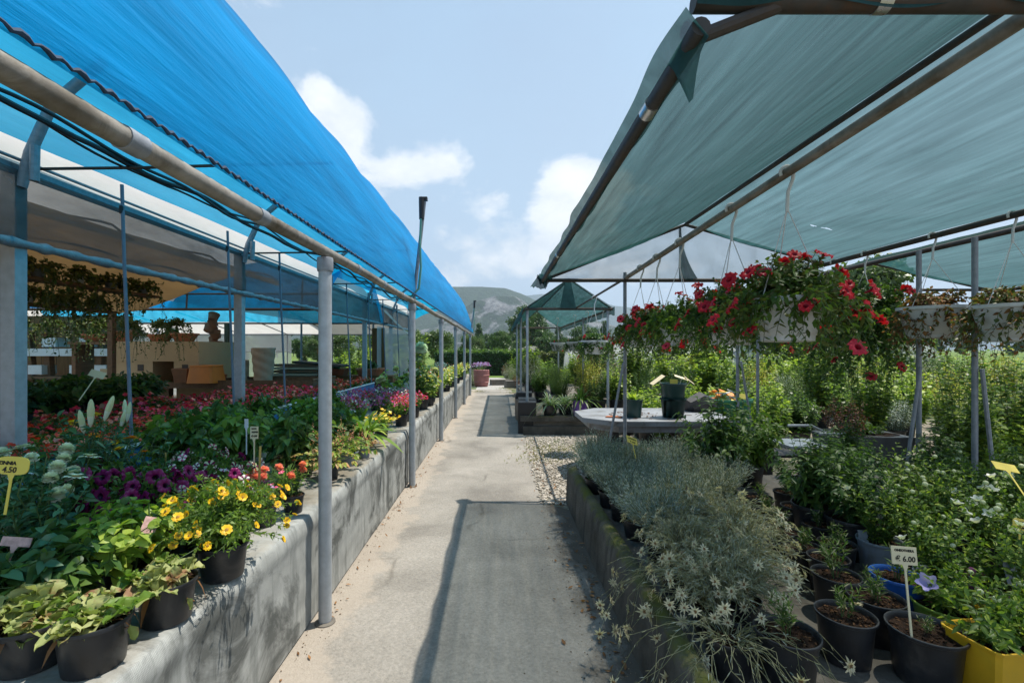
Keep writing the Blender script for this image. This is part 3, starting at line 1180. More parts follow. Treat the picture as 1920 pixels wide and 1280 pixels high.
# clear curtain closing the far end beside the path
mb = MB()
mb.grid(lambda u, w: (GX + .1 + 1.0 * u * 0, 12.4 + 4.6 * u, 2.24 - 1.5 * w + .0 * u), 50, 12)
mb.build('side_sheet', m_clearw, gh, angle=180)
mb = MB()
mb.box((-3.32, 12.9, 1.2), (.34, .05, 2.0))
mb.build('wood_panel', m_woodg, gh)
# leaning curtain rods
mrod = MB().tube([(-.05, 0, 2.02), (-.03, 0, 1.4), (0, 0, .7), (.03, .0, 0)], .0125, 10).mesh('rod', m_rod)
mclip = MB().lathe([(.016, 0), (.018, .01), (.018, .05), (.016, .06)], 10).mesh('clip', m_cable)
for i, y in enumerate((3.58, 4.97, 6.15, 7.5, 8.85, 10.3, 11.6, 13.2, 14.8)):
    t = thing('curtain_rod', 'slim grey plastic rod leaning against the rolled greenhouse curtain, %s from the front' %
              ('first second third fourth fifth sixth seventh eighth ninth'.split()[i]), 'rod', (-2.83, y, .84), R(random.uniform(-8, 8)), 'curtain rods of the greenhouse')
    link('shaft', mrod, t)
    c = link('clip', mclip, t)
    c.location = (-.05, 0, 1.80)
# black irrigation hose under the blue canopy
mb = MB()
for ph, r, dx in ((0, .017, 0), (1.4, .012, .05), (2.2, .009, -.04)):
    mb.tube([(-2.52 + dx + .05 * math.sin(y * 1.1 + ph), y, 2.84 + .07 * abs(math.sin(y * 1.14 + ph)) + .02 * math.sin(y * 5 + ph)) for y in np.arange(.5, 15, .12)], r, 8)
tag(mb.build('irrigation_hose', m_cable), 'bundle of black hoses and cable slung beneath the blue canopy', 'hose')

mb = MB()
mb.tube([(-1.062, 5.66, .66), (-1.058, 5.64, .45), (-1.06, 5.60, .2), (-1.05, 5.57, .02)], .008, 7)
tag(mb.build('string', plain('brown_cord', (.10, .06, .04), .8, 0, .3, 20)), 'thin brown string dangling down the bench front by the second pole', 'string')

# irrigation risers
for (px, py0, py1, Y, lab) in ((796, 378, 560, 5.60, 'tall grey riser pipe with black sprinkler head and green hose by the second pole'),
                               (891, 566, 640, 16.7, 'thin riser pipe with hanging hose at the far end of the blue canopy')):
    x, y, z = P(px, py0, Y)
    t = thing('irrigation_riser', lab, 'riser pipe', (x, y, 0))
    m1 = MB()
    x2 = POLE_X - x
    m1.tube([(x2, 0, 0), (x2, 0, 2.2), (0, 0, z)], .021, 12)
    m1.build('pipe', m_galvd, t)
    m1 = MB()
    m1.tube([(-.03, -.03, z - .22), (-.03, -.03, z + .04)], [.03, .034], 10)
    m1.box((-.01, 0, z + .03), (.09, .06, .04))
    m1.build('sprinkler', m_cable, t)
    m1 = MB()
    m1.tube([(-.035, -.05, z - .22), (-.045, -.06, z - .5), (-.03, -.08, z - .8), (-.05, -.1, z - 1.05), (-.14, -.1, z - 1.14), (-.25, -.06, z - 1.13), (-.3, 0, z - 1.1)], .013, 8)
    m1.build('hose', m_hose, t)

# ------------------------------------------------------------------ right hand shade house
def net_canopy(name, label, x0, xr, x1, z0, zr, z1, y0, y1, seed, bar=0.0, holes=()):
    """gable canopy of green shade net on a pipe frame"""
    t = thing(name, label, 'shade canopy', (0, 0, 0))
    na, nb = snoise(seed, 2.5, 3, 10), snoise(seed + 1, 9, 5, 12)
    nc = snoise(seed + 2, 20, 7, 14)
    ny = int((y1 - y0) * (70 if holes else 30))
    for (xa, za, xb, zb, nm) in ((x0, z0, xr, zr, 'net_slope'), (x1, z1, xr, zr, 'net_slope')):
        m = MB()

        def fn(u, w):
            y = y0 + (y1 - y0) * u
            sg = math.sin(w * PI)
            e = .012 * nb(y, w * 6) + .03 * na(y, w * 3) * sg + .006 * nc(y + w * 1.2, w * 9) * min(1, 4 * w + .3)
            return (xa + (xb - xa) * w, y, za + (zb - za) * w - .05 * sg + e + .026)
        m.grid(fn, ny, 110 if holes else 40)
        hs = [q for q in holes if q[0] == (xa < xr)]
        if hs:
            def keep(f):
                c = [sum(m.v[i][k] for i in f) / 4 for k in (0, 1)]
                u, w = (c[1] - y0) / (y1 - y0), (c[0] - xa) / (xb - xa)
                return not any(((u - q[1]) / q[3]) ** 2 + ((w - q[2]) / q[4]) ** 2 < 1 + .6 * math.sin(u * 4000 + w * 700) for q in hs)
            m.f = [f for f in m.f if keep(f)]
            m.mi = [0] * len(m.f)
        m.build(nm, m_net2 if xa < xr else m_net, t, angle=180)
    m = MB()
    m.tube([(x0, y0 - .05, z0), (x0, y1 + .05, z0)], .024, 12)
    m.tube([(x0, y0, z0 + bar), (x1, y0, z0 + bar)], .026, 12)
    m.tube([(x0, y1, z0), (x1, y1, z0)], .022, 12)
    for yy in (y0, y1):
        m.tube([(x0, yy, z0), (xr, yy, zr), (x1, yy, z1)], .018, 10)
    m.tube([(xr, y0, zr), (xr, y1, zr)], .02, 10)
    m.tube([(x1, y0, z1), (x1, y1, z1)], .026, 12)
    m.build('frame', m_dpipe, t)
    return t


rc = net_canopy('shade_canopy', 'near green net shade canopy above the hanging flower baskets', .50, 2.14, 3.74, 2.40, 3.04, 2.58, 1.21, 5.4, 71, .095, ((False, .768, .40, .003, .035), (False, .770, .48, .0028, .016)))
m = MB()
m.tube([(1.46, 1.0, 2.53), (1.46, 5.4, 2.43)], .024, 14)
m.build('basket_rail', m_pipe, rc)
# ragged hem of net rolled on the left rail and the front bar
hm = snoise(81, 7, 5, 10)
m = MB()
m.grid(lambda u, w: (.485 + .02 * hm(u * 14, w) + .06 * (w - .5) * (1 + hm(u * 5, 1)), 1.15 + 4.35 * u, 2.44 - (.06 + .05 * abs(hm(u * 9, 2)) + .11 * math.exp(-((u - .028) / .009) ** 2)) * w), 160, 5)
m.build('hem', m_netd, rc, angle=180)
m = MB()
m.grid(lambda u, w: (.5 + 3.2 * u, 1.185 + .02 * hm(u * 9, w), 2.53 - (.05 + .03 * hm(u * 16, 3)) * w * (1 if u < .99 else .5)), 120, 4)
m.build('hem', m_netd, rc, angle=180)
for q0, q1, r in (((.965, 1.21, 2.495), (1.0, 1.21, 2.495), .0285), ((1.805, 1.21, 2.495), (1.84, 1.21, 2.495), .0285),
                  ((.5, 1.52, 2.40), (.5, 1.59, 2.40), .0275), ((.5, 3.9, 2.40), (.5, 3.96, 2.40), .0265)):
    m = MB()
    m.tube([q0, q1], r, 14)
    m.build('clamp', m_silver, rc)
# torn rags at the far left corner
m = MB()
m.grid(lambda u, w: (.46 + .16 * w - .1 * u, 5.35 + .1 * u + .03 * hm(u * 20, w * 9), 2.47 - .14 * u * (1 + .4 * hm(w * 8, u)) - .02 * w), 14, 8)
m.grid(lambda u, w: (.43 + .12 * w, 5.38 + .05 * hm(u * 9, w * 12), 2.44 - .10 * u * (.4 + w) + .03 * math.sin(w * 14)), 10, 10)
m.build('torn_corner', m_netd, rc, angle=180)
# translucent far gable and its strip of folded net
m = MB()
m.grid(lambda u, w: (.55 + 3.2 * u, 5.43 + .02 * hm(u * 12, w * 2), 2.42 + w * ((.62 * (u / .51) if u < .51 else .62 * (1 - u) / .49 + .16 * (u - .51) / .49))), 60, 8)
m.build('end_gable', cloth('pale_end_net', (.42, .48, .50), (.42, .47, .49), .45, .45, (1, 1, 1), .12, .7, 5, .25), rc, angle=180)
m = MB()
m.grid(lambda u, w: (2.06 + (.03 + .2 * w * w) * u, 5.38 + .02 * math.sin(u * 9), 3.0 - .60 * w), 6, 12)
m.build('net_strip', m_netd, rc, angle=180)
# posts of the shade house, each with a brace
for i, (x, y, brace, lab) in enumerate((
        (1.46, 5.45, -.28, 'square grey post at the far end of the basket rail beside the table'),
        (3.80, 4.25, -.22, 'grey post with a thin brace under the dried hanging planters'),
        (3.80, 3.75, .16, 'grey doubled post with short brace, rightmost under the dried planters'),
        (3.2, 6.3, .25, 'grey post standing behind the green tub'),
        (3.80, 6.9, 0, 'grey post among the lime leaved shrubs beyond the basket row'))):
    t = thing('shade_post', lab, 'post', (x, y, 0))
    m = MB()
    m.tube([(0, 0, 0), (0, 0, 2.5)], .021, 12)
    m.build('shaft', m_galvd, t)
    if brace:
        m = MB()
        m.tube([(brace, -.05, .05), (brace * .1, -.04, 1.45)], .015, 8)
        m.build('brace', m_galvd, t)

rc2 = net_canopy('shade_canopy', 'low dark green net canopy to the right of the basket canopy', 3.95, 5.6, 7.6, 2.52, 2.95, 2.5, 3.3, 7.2, 91)
rc3 = net_canopy('shade_canopy', 'green net tent canopy over the path edge, farther back', .50, 1.36, 2.2, 2.40, 2.98, 2.40, 9.15, 17.0, 101)
m = MB()
m.grid(lambda u, w: (.5 + 1.7 * u, 9.12 + .02 * hm(u * 9, w * 3), 2.42 + w * (.58 * (1 - abs(u - .506) / .506))), 40, 10)
m.build('front_gable', m_net, rc3, angle=180)
m = MB()
m.grid(lambda u, w: (1.28 + .1 * u + (u - .5) * .22 * w, 9.07, 2.96 - .56 * w), 4, 8)
m.build('net_strip', m_netd, rc3, angle=180)
m = MB()
m.grid(lambda u, w: (.46 - .02 * w + .02 * hm(u * 30, w), 9.1 + 7.9 * u, 2.44 - (.20 + .06 * hm(u * 18, 5)) * w), 120, 5)
m.grid(lambda u, w: (2.24 + .02 * hm(u * 30, w), 9.1 + 7.9 * u, 2.44 - (.16 + .06 * hm(u * 18, 8)) * w), 120, 5)
m.build('hem', m_netd, rc3, angle=180)
for i, (x, y, lab) in enumerate(((.55, 9.2, 'front left post of the farther net tent'), (2.13, 9.2, 'front right post of the farther net tent'),
                                 (.55, 11.9, 'second post on the path side of the farther net tent'), (2.13, 11.9, 'second post on the far side of the net tent'),
                                 (.55, 14.5, 'third post on the path side of the farther net tent'), (2.13, 16.9, 'rearmost post of the farther net tent'))):
    m = MB()
    m.tube([(0, 0, 0), (0, 0, 2.42)], .026, 10)
    t = thing('tent_post', 'grey pipe, ' + lab, 'post', (x, y, 0), 0, 'posts of the farther net tent')
    m.build('shaft', m_galv, t)
    m = MB()
    m.lathe([(.032, 2.3), (.034, 2.32), (.034, 2.4), (.03, 2.42)], 10)
    m.build('clamp', m_galvd, t)

# ------------------------------------------------------------------ pots
def pot(r, h, mat, rim=.1, sq=0.0, soil=True, n=28, taper=.78, fill=.88):
    b = r * taper
    ri = h * rim
    m = MB()
    m.lathe([(.001, 0), (b, 0), (b * 1.01, .008 * h), (b + (r * .95 - b) * .86, h - ri * 1.05), (r * .985, h - ri), (r, h - ri * .9), (r * 1.01, h - ri * .15), (r, h),
             (r * .96, h * 1.002), (r * .935, h - ri * .2), (r * .9, h - ri), (r * .86, h * .7)], n, sq=sq)
    out = [('pot', m.mesh('pot', mat), None)]
    if soil:
        s = MB()
        s.disc(r * .91, h * fill, n, bumpy=.006, sq=sq)
        if n >= 28:
            for _ in range(110):
                a_, q_ = random.uniform(0, 6.28), r * .86 * math.sqrt(random.random())
                s.mat = 1 if random.random() < .3 else 0
                s.box((q_ * math.cos(a_), q_ * math.sin(a_), h * fill + .003), (random.uniform(.004, .016), random.uniform(.003, .007), random.uniform(.003, .008)),
                      Matrix.Rotation(random.uniform(0, 3), 3, 'Z') @ Matrix.Rotation(random.uniform(-.5, .5), 3, 'Y'))
        out.append(('soil', s.mesh('soil', [m_soil, m_bark], angle=180), None))
    return out, h * fill


POTS = {}


def getpot(kind, r, h, **kw):
    mats = dict(black=m_blackpot, grey=m_greypot, blue=m_bluepot, lime=m_limepot, yellow=m_yellowpot, purple=m_purplepot, violet=m_violetpot,
                green=m_greenpot, dgreen=m_dgreenpot, white=m_whitepot, terra=m_terra, beige=m_beigepot, barrel=m_barrel)
    key = (kind, r, h, tuple(sorted(kw.items())))
    if key not in POTS:
        POTS[key] = pot(r, h, mats[kind], **kw)
    return POTS[key]


class Proto:
    def __init__(self):
        self.ch = []

    def add(self, name, mesh, loc=(0, 0, 0), quat=None, s=1.0, kind=None):
        self.ch.append((name, mesh, loc, quat, s, kind))
        return self

    def heads(self, name, meshes, tips, dirs, smin=.8, smax=1.1, rng=None, up=.3):
        rng = rng or np.random.default_rng(1)
        for i, (p, d) in enumerate(zip(tips, dirs)):
            d = Vector(d).normalized() + Vector((rng.normal(0, .2), rng.normal(0, .2), up))
            q = d.to_track_quat('Z', 'Y') @ Quaternion((0, 0, 1), rng.uniform(0, 6.28))
            self.ch.append((name, meshes[int(rng.integers(len(meshes)))], tuple(p), q, float(rng.uniform(smin, smax)), None))
        return self


def spawn(name, label, cat, loc, potdef, pr, rz=0.0, s=1.0, group=None, tilt=None, hz=1.0):
    t = thing(name, label, cat, loc, rz, group)
    z = 0.0
    if potdef:
        for nm, me, kind in potdef[0]:
            o = link(nm, me, t)
        z = potdef[1]
    if pr:
        for nm, me, l, q, sc, kind in pr.ch:
            o = link(nm, me, t)
            o.location = (l[0] * s, l[1] * s, l[2] * s * hz + z)
            if q is not None:
                o.rotation_mode = 'QUATERNION'
                o.rotation_quaternion = q
            o.scale = (sc * s, sc * s, sc * s * (hz if q is None else 1))
            if kind:
                o['kind'] = kind
    return t


def herb(seed, nst, h, spread, base_r, m, t0, L, W, T, lmat, ang=60, droop=.2, stem_r=.003, dome=.35, hvar=.3, curve=1.3, sdroop=0.0,
         name='foliage', mat2=None, f2=.3, lvar=.35, inner=0.0, wig=.012, smat=None, k=7):
    rng = np.random.default_rng(seed)
    Pl = stems(rng, nst, h, spread, base_r, k=k, droop=sdroop, hvar=hvar, curve=curve, dome=dome, wig=wig, inner=inner)
    parts = [tubes(Pl, stem_r, stem_r * .5) + (0,)]
    parts.append(leaves_on(rng, Pl, m, t0, L, W, T, ang, lvar, droop) + (1,))
    mats = [smat or g_stem, lmat]
    if mat2:
        parts.append(leaves_on(rng, Pl, max(1, int(m * f2)), t0, L, W, T, ang, lvar, droop) + (2,))
        mats.append(mat2)
    pr = Proto()
    pr.add(name, quads(name, parts, mats))
    return pr, Pl, rng


def tips(Pl):
    return Pl[:, -1], unit(Pl[:, -1] - Pl[:, -2])


# ---- flower meshes
F_yel = [fl_daisy('yellow_flower', 9, .016, .011, p_yel, p_cent, .42, 15, 1), fl_daisy('yellow_flower', 8, .015, .011, p_yel, p_cent, .42, 28, 1)]
F_zin = [fl_pom('zinnia_flower', .031, p_white, 130, .015, p_cream, .12), fl_pom('zinnia_flower', .027, p_white, 110, .014, p_cream, .3)]
F_zin2 = [fl_daisy('zinnia_flower', 14, .035, .014, p_white, p_cent, .3, 8, 2)]
F_yzin = [fl_daisy('zinnia_flower', 13, .032, .014, p_yel, p_cent, .35, 8, 2), fl_daisy('zinnia_flower', 13, .03, .014, p_oran, p_cent, .35, 8, 2)]
F_pet_p = [fl_trumpet('petunia_flower', .032, [p_purp, p_blk, p_purp])]
F_pet_s = [fl_trumpet('petunia_flower', .027, [p_purp, p_blk, p_white], True), fl_trumpet('petunia_flower', .025, [p_mag, p_blk, p_white], True), fl_trumpet('petunia_flower', .026, [p_purp, p_blk, p_purp])]
F_pet_r = [fl_trumpet('petunia_flower', .042, [p_red, p_redd, p_red], False, .2), fl_trumpet('petunia_flower', .038, [p_red, p_redd, p_red2], False, .26), fl_trumpet('petunia_flower', .04, [p_red2, p_redd, p_red], False, .22)]
F_edel = [fl_star('edelweiss_flower', .030, p_edel, p_centb, 11), fl_star('edelweiss_flower', .030, p_edel, p_centb, 9), fl_star('edelweiss_flower', .032, p_edel, p_centb, 13)]
F_lily = [fl_bud('lily_bud', .14, .014, p_cream, p_white)]
F_bell = [fl_bell('balloon_flower', .019, p_white, p_cream)]
F_blue = [fl_bell('balloon_flower', .028, p_blue, p_white)]
F_budb = [fl_bud('flower_bud', .022, .011, p_cream, p_cream)]
F_hyd = [fl_pom('hydrangea_head', .085, p_hydr, 230, .03, p_hydr, .15)]
F_hyds = [fl_pom('hydrangea_head', .05, p_cream, 120, .022, p_cream, .3)]
F_salm = [fl_pom('geranium_flower', .026, p_salm, 26, .02, p_salm, .8)]
F_pink = [fl_daisy('pink_flower', 5, .018, .016, p_pink, p_white, .2, 10)]
F_whp = [fl_daisy('striped_flower', 6, .018, .014, p_viol, p_white, .3, 10)]
F_oran = [fl_pom('orange_flower', .05, p_oran, 60, .03, p_oran, .6)]


def blossom_mass(pr, rng, pts, mats, r, npet=5, w=.8, name='blossoms'):
    """dense small blossoms: flat five petal flowers at the points"""
    n = len(pts)
    parts = []
    col = rng.integers(0, len(mats), n)
    ax = unit(rng.normal(0, .5, (n, 3)) + np.array([0, 0, 1.0]))
    U = unit(np.cross(ax, np.array([1, .1, .05])))
    V = np.cross(ax, U)
    for c in range(len(mats)):
        s = np.where(col == c)[0]
        for j in range(npet):
            a = j * 2 * PI / npet
            D = U[s] * math.cos(a) + V[s] * math.sin(a) + ax[s] * .25
            rr = r * rng.uniform(.75, 1.15, len(s))
            parts.append(place(T_DIA, pts[s], D, ax[s], rr, rr * w, .1) + (c,))
    pr.add(name, quads(name, parts, mats), kind='stuff')
    return pr


# ---- plant prototypes (origin at soil level)
def P_primrose(seed):
    rng = np.random.default_rng(seed)
    pr = Proto()
    parts = [rosette(rng, 16, .085, .068, T_BROAD, (12, 72), .45, .012) + (0,)]
    for _ in range(9):
        a, q = rng.uniform(0, 6.28), rng.uniform(.03, .085)
        V, Q = rosette(rng, 7, rng.uniform(.045, .085), .052, T_BROAD, (5, 80), .5, .006)
        parts.append((V + np.array([math.cos(a) * q, math.sin(a) * q, rng.uniform(.0, .03)]), Q, 0 if rng.uniform() < .9 else 2))
    Pl = stems(rng, 5, .05, .11, .04, droop=.10, dome=0)
    parts.append(tubes(Pl, .002, .0015) + (1,))
    parts.append(leaves_on(rng, Pl[:3], 2, .8, .05, .04, T_BROAD, 40) + (0,))
    V, Q = rosette(rng, 3, .045, .02, T_LANCE, (-30, 10), 1.4, .07)
    parts.append((V, Q, 1))
    pr.add('foliage', quads('foliage', parts, [g_prim, g_dry, g_fresh]))
    return pr


PR_PRIM = [P_primrose(i) for i in (1, 2, 3)]

pr, Pl, rng = herb(10, 170, .28, .22, .05, 17, .1, .030, .011, T_DIA, g_fresh, 55, .1, .0016, dome=.45, hvar=.5, mat2=g_mid, f2=.7, sdroop=.06)
tp, td = tips(Pl)
sel = rng.permutation(len(tp))[:85]
pr.heads('flower', F_yel, tp[sel], td[sel], .65, 1.0, rng, .9)
PR_BIDENS = pr

pr, Pl, rng = herb(11, 26, .42, .22, .06, 9, .15, .085, .036, T_LANCE, g_blue, 62, .25, .004, hvar=.35, mat2=g_dark, f2=.5, dome=.1)
tp, td = tips(Pl)
pr.heads('flower', F_zin + F_zin2, tp[:7], td[:7], .85, 1.15, rng, 1.2)
PR_ZINNIA = pr
pr, Pl, rng = herb(12, 22, .46, .2, .06, 9, .15, .08, .034, T_LANCE, g_blue, 62, .25, .004, hvar=.35, mat2=g_dark, f2=.5, dome=.1)
tp, td = tips(Pl)
pr.heads('flower', F_yzin, tp[:4], td[:4], .85, 1.1, rng, 1.2)
PR_YZIN = pr

pr, Pl, rng = herb(13, 12, .56, .18, .06, 16, .15, .11, .026, T_LANCE, g_blue, 66, .35, .005, hvar=.25, mat2=g_dark, f2=.4, dome=.05)
tp, td = tips(Pl)
pr.heads('lily_bud', F_lily, tp[:3], td[:3], .9, 1.15, rng, 1.4)
PR_LILY = pr


def P_petunia(seed, heads, nh, spread=.26, h=.2, lm=g_mid):
    pr, Pl, rng = herb(seed, 70, h, spread, .06, 13, .15, .04, .02, T_OVATE, lm, 62, .3, .0022, hvar=.4, dome=.4, sdroop=.05, mat2=g_dark, f2=.5)
    tp, td = tips(Pl)
    pr.heads('flower', heads, tp[:nh] + np.array([0, 0, .0]), td[:nh], .8, 1.2, rng, .5)
    return pr


PR_PETP = P_petunia(14, F_pet_p, 44)
PR_PETS = P_petunia(15, F_pet_s, 44)
PR_PETS2 = P_petunia(16, F_pet_s, 40)


def P_lime(seed, L=.09, mat=g_lime, mat2=g_fresh):
    pr, Pl, rng = herb(seed, 22, .24, .17, .04, 10, .25, L, L * .55, T_OVATE, mat, 60, .4, .004, mat2=mat2, f2=.6, dome=.3)
    return pr


PR_LIME = P_lime(17)
PR_BROADG = [P_lime(18, .11, g_mid, g_dark), P_lime(19, .10, g_dark, g_blue), P_lime(20, .12, g_fresh, g_mid)]

PR_SMALLF = []
for sd, hd in ((21, F_salm + F_pink), (22, F_pink + F_whp), (23, F_salm)):
    pr, Pl, rng = herb(sd, 16, .17, .1, .03, 9, .2, .03, .014, T_LANCE, g_mid, 55, .2, .002, mat2=g_fresh, f2=.5, dome=.2)
    tp, td = tips(Pl)
    pr.heads('flower', hd, tp[:6], td[:6], .85, 1.15, rng, .8)
    PR_SMALLF.append(pr)


def P_heuch(seed, mats):
    rng = np.random.default_rng(seed)
    pr = Proto()
    Pl = stems(rng, 60, .16, .17, .03, droop=.05, dome=.3, hvar=.6)
    E = Pl[:, -1]
    D = unit(Pl[:, -1] - Pl[:, -2]) + rng.normal(0, .3, (60, 3))
    N = rng.normal(0, .35, (60, 3)) + np.array([0, 0, 1])
    parts = [tubes(Pl, .0015, .001) + (0,)]
    for k in range(3):
        a = (k - 1) * .7
        c, s = math.cos(a), math.sin(a)
        D2 = np.stack([D[:, 0] * c - D[:, 1] * s, D[:, 0] * s + D[:, 1] * c, D[:, 2]], -1)
        parts.append(place(T_OVATE, E, D2, N, rng.uniform(.03, .05, 60), .026, .3) + (1 + int(k % 2),))
    sp = stems(rng, 9, .26, .13, .03, dome=.1)
    parts.append(tubes(sp, .0014, .0008) + (0,))
    pr.add('foliage', quads('foliage', parts, [g_stem] + mats))
    q = leaves_on(rng, sp, 10, .55, .014, .010, T_DIA, 70)
    pr.add('blossoms', quads('blossoms', [q + (0,)], [p_salm]), kind='stuff')
    return pr


PR_HEUCH = [P_heuch(24, [g_heuch, g_lime]), P_heuch(25, [g_heuch, g_dry]), P_heuch(26, [g_fresh, g_heuch])]


def P_strap(seed, n, L, W, mats, lift=(15, 80), droop=.7):
    rng = np.random.default_rng(seed)
    pr = Proto()
    pr.add('foliage', quads('foliage', [rosette(rng, n, L, W, T_BLADE, lift, droop, .02) + (0,),
                                        rosette(rng, n // 2, L * .7, W, T_BLADE, lift, droop, .02) + (1,)], mats))
    return pr


PR_STRAP = [P_strap(27, 36, .36, .032, [g_dark, g_mid]), P_strap(28, 30, .34, .045, [g_fresh, g_lime], (10, 75), .6)]
PR_SPIDER = P_strap(29, 60, .42, .014, [g_white_edge, g_fresh], (20, 85), .8)
PR_AGAP = P_strap(30, 44, .5, .028, [g_mid, g_fresh], (15, 85), .8)
PR_GRASS = [P_strap(31, 70, .34, .007, [g_mid, g_fresh], (30, 88), .7), P_strap(32, 90, .6, .009, [g_yell, g_fresh], (45, 88), .5), P_strap(33, 80, .4, .008, [g_fresh, g_mid], (40, 88), .4)]
PR_FERN = P_strap(34, 26, .17, .03, [g_lime, g_fresh], (25, 85), .35)


def P_mass(seed, h, r, mats, pm, n=22, fr=.02, nb=70, L=.05, W=.03):
    pr, Pl, rng = herb(seed, n, h, r, r * .4, 8, .2, L, W, T_DIA, mats[0], 60, .2, .002, dome=.25, mat2=mats[1], f2=.6)
    pts = Pl[rng.integers(0, n, nb), -1] + rng.normal(0, 1, (nb, 3)) * np.array([r * .25, r * .25, .018])
    blossom_mass(pr, rng, pts, pm, fr)
    return pr


PR_REDBED = [P_mass(40, .17, .15, [g_mid, g_dark], [p_scar, p_scar, p_salm], 16, .026, 30, .06, .04), P_mass(41, .2, .15, [g_dark, g_mid], [p_scar, p_red2], 16, .026, 22, .06, .04), P_mass(42, .18, .15, [g_mid, g_fresh], [p_scar, p_salm, p_pink], 16, .026, 26, .06, .04)]
PR_PINKBED = [P_mass(43, .2, .16, [g_dark, g_mid], [p_pink, p_red2], 16, .028, 28, .06, .04), P_mass(44, .24, .16, [g_mid, g_dark], [p_pink, p_salm, p_red2], 16, .027, 30, .06, .04)]
PR_VIOLET = [P_mass(45, .2, .15, [g_mid, g_blue], [p_viol, p_viol, p_white], 20, .015, 130), P_mass(46, .2, .15, [g_mid, g_blue], [p_mag, p_viol], 20, .015, 130), P_mass(47, .2, .14, [g_mid, g_fresh], [p_white, p_viol, p_mag], 20, .014, 130), P_mass(48, .2, .15, [g_fresh, g_mid], [p_mag, p_red2], 20, .015, 130)]
PR_YELLOW = P_mass(49, .16, .14, [g_fresh, g_lime], [p_yel, p_yel2], 20, .02, 90)
PR_ORWH = [P_mass(50, .3, .17, [g_lime, g_fresh], [p_cream, p_yel2], 24, .024, 50, .07, .045), P_mass(51, .3, .17, [g_fresh, g_heuch], [p_salm, p_scar], 24, .022, 40, .06, .04), P_mass(52, .34, .18, [g_mid, g_fresh], [p_white, p_white, p_salm], 24, .022, 60, .06, .03)]

pr, Pl, rng = herb(55, 11, .8, .26, .06, 12, .12, .15, .09, T_OVATE, g_mid, 70, .35, .006, mat2=g_dark, f2=.4, dome=.25, hvar=.5)
tp, td = tips(Pl)
i = int(np.argmax(tp[:, 2]))
pr.heads('flower_head', F_hyd, tp[i:i + 1], td[i:i + 1], 1.05, 1.1, rng, 1.5)
o = [j for j in range(len(tp)) if j != i][:3]
pr.heads('flower_head', F_hyds, tp[o], td[o], .9, 1.1, rng, 1)
PR_HYDR = pr
pr, Pl, rng = herb(56, 12, .5, .26, .06, 11, .12, .12, .075, T_OVATE, g_lime, 70, .35, .006, mat2=g_fresh, f2=.6, dome=.25, hvar=.4)
tp, td = tips(Pl)
pr.heads('flower_head', F_hyds, tp[:4], td[:4], .9, 1.2, rng, 1)
PR_HYDRL = pr

# lavender, edelweiss, chilli and friends for the right hand bed
PR_LAV = []
for sd, mt, m2 in ((60, g_grey2, g_grey), (61, g_grey, g_edel), (62, g_grey, g_grey2)):
    pr, Pl, rng = herb(sd, 120, .36, .23, .06, 26, .12, .042, .0045, T_NEEDLE, mt, 38, .05, .0018, hvar=.4, dome=.3, mat2=m2, f2=.5, wig=.006)
    PR_LAV.append(pr)


def P_edel(seed, n=120, h=.36, r=.3, nf=58, sd=.1, inner=0.0):
    pr, Pl, rng = herb(seed, int(n * 1.5), h, r, .05, 18, .05, .04, .0045, T_NEEDLE, g_edel, 28, .05, .0017, hvar=.5, dome=.3, curve=1.5, sdroop=sd, mat2=g_grey, f2=.5, inner=inner, smat=g_edel)
    tp, td = tips(Pl)
    pr.heads('flower', F_edel, tp[:nf] + td[:nf] * .012, td[:nf], .85, 1.3, rng, .7)
    return pr


PR_EDEL = [P_edel(63), P_edel(64), P_edel(65, 100, .40, .34, 62, .16)]
pr, Pl, rng = herb(66, 70, .2, .42, .05, 13, .1, .026, .0036, T_NEEDLE, g_edel, 32, .05, .0015, hvar=.7, dome=.1, curve=1.1, sdroop=.40, mat2=g_grey, f2=.4, inner=.15, smat=g_edel, wig=.02)
tp, td = tips(Pl)
pr.heads('flower', F_edel, tp[:58] + td[:58] * .01, td[:58], .9, 1.3, rng, .6)
PR_EDELH = pr

PR_CHILI = []
for sd, a, b in ((67, g_mid, g_dark), (68, g_dark, g_mid), (69, g_fresh, g_mid)):
    pr, Pl, rng = herb(sd, 36, .82, .38, .05, 20, .15, .125, .052, T_LANCE, a, 65, .45, .004, hvar=.5, dome=.35, curve=1.1, mat2=b, f2=.5)
    PR_CHILI.append(pr)
PR_TWIG = []
for sd in (70, 71, 72, 73):
    pr, Pl, rng = herb(sd, 5 + sd % 3, .17, .07, .015, 16, .25, .05, .008, T_LANCE, g_mid, 50, .1, .002, dome=.1, mat2=g_edel, f2=.4, hvar=.4)
    PR_TWIG.append(pr)
PR_TWIGF = Proto()
PR_TWIGF.ch = list(PR_TWIG[2].ch)
PR_TWIGF.add('flower', F_edel[0], (.03, -.05, .05), Quaternion((0, 1, 0), .3), 1.1)


def P_bell(seed, heads, nh=2, nb=4, h=.36):
    pr, Pl, rng = herb(seed, 34, h, .18, .04, 17, .08, .052, .020, T_LANCE, g_mid, 55, .2, .002, hvar=.45, dome=.2, mat2=g_lime, f2=.5)
    tp, td = tips(Pl)
    pr.heads('flower', heads, tp[:nh], td[:nh], .85, 1.2, rng, .3)
    pr.heads('flower_bud', F_budb, tp[nh:nh + nb], td[nh:nh + nb], .8, 1.2, rng, 1)
    return pr


PR_BELL = [P_bell(75, F_bell), P_bell(76, F_bell, 1, 5), P_bell(77, F_bell, 2, 3, .44)]
PR_BLUEB = P_bell(78, F_blue, 1, 2, .2)
PR_BLUE0 = P_bell(79, F_blue, 0, 3, .18)

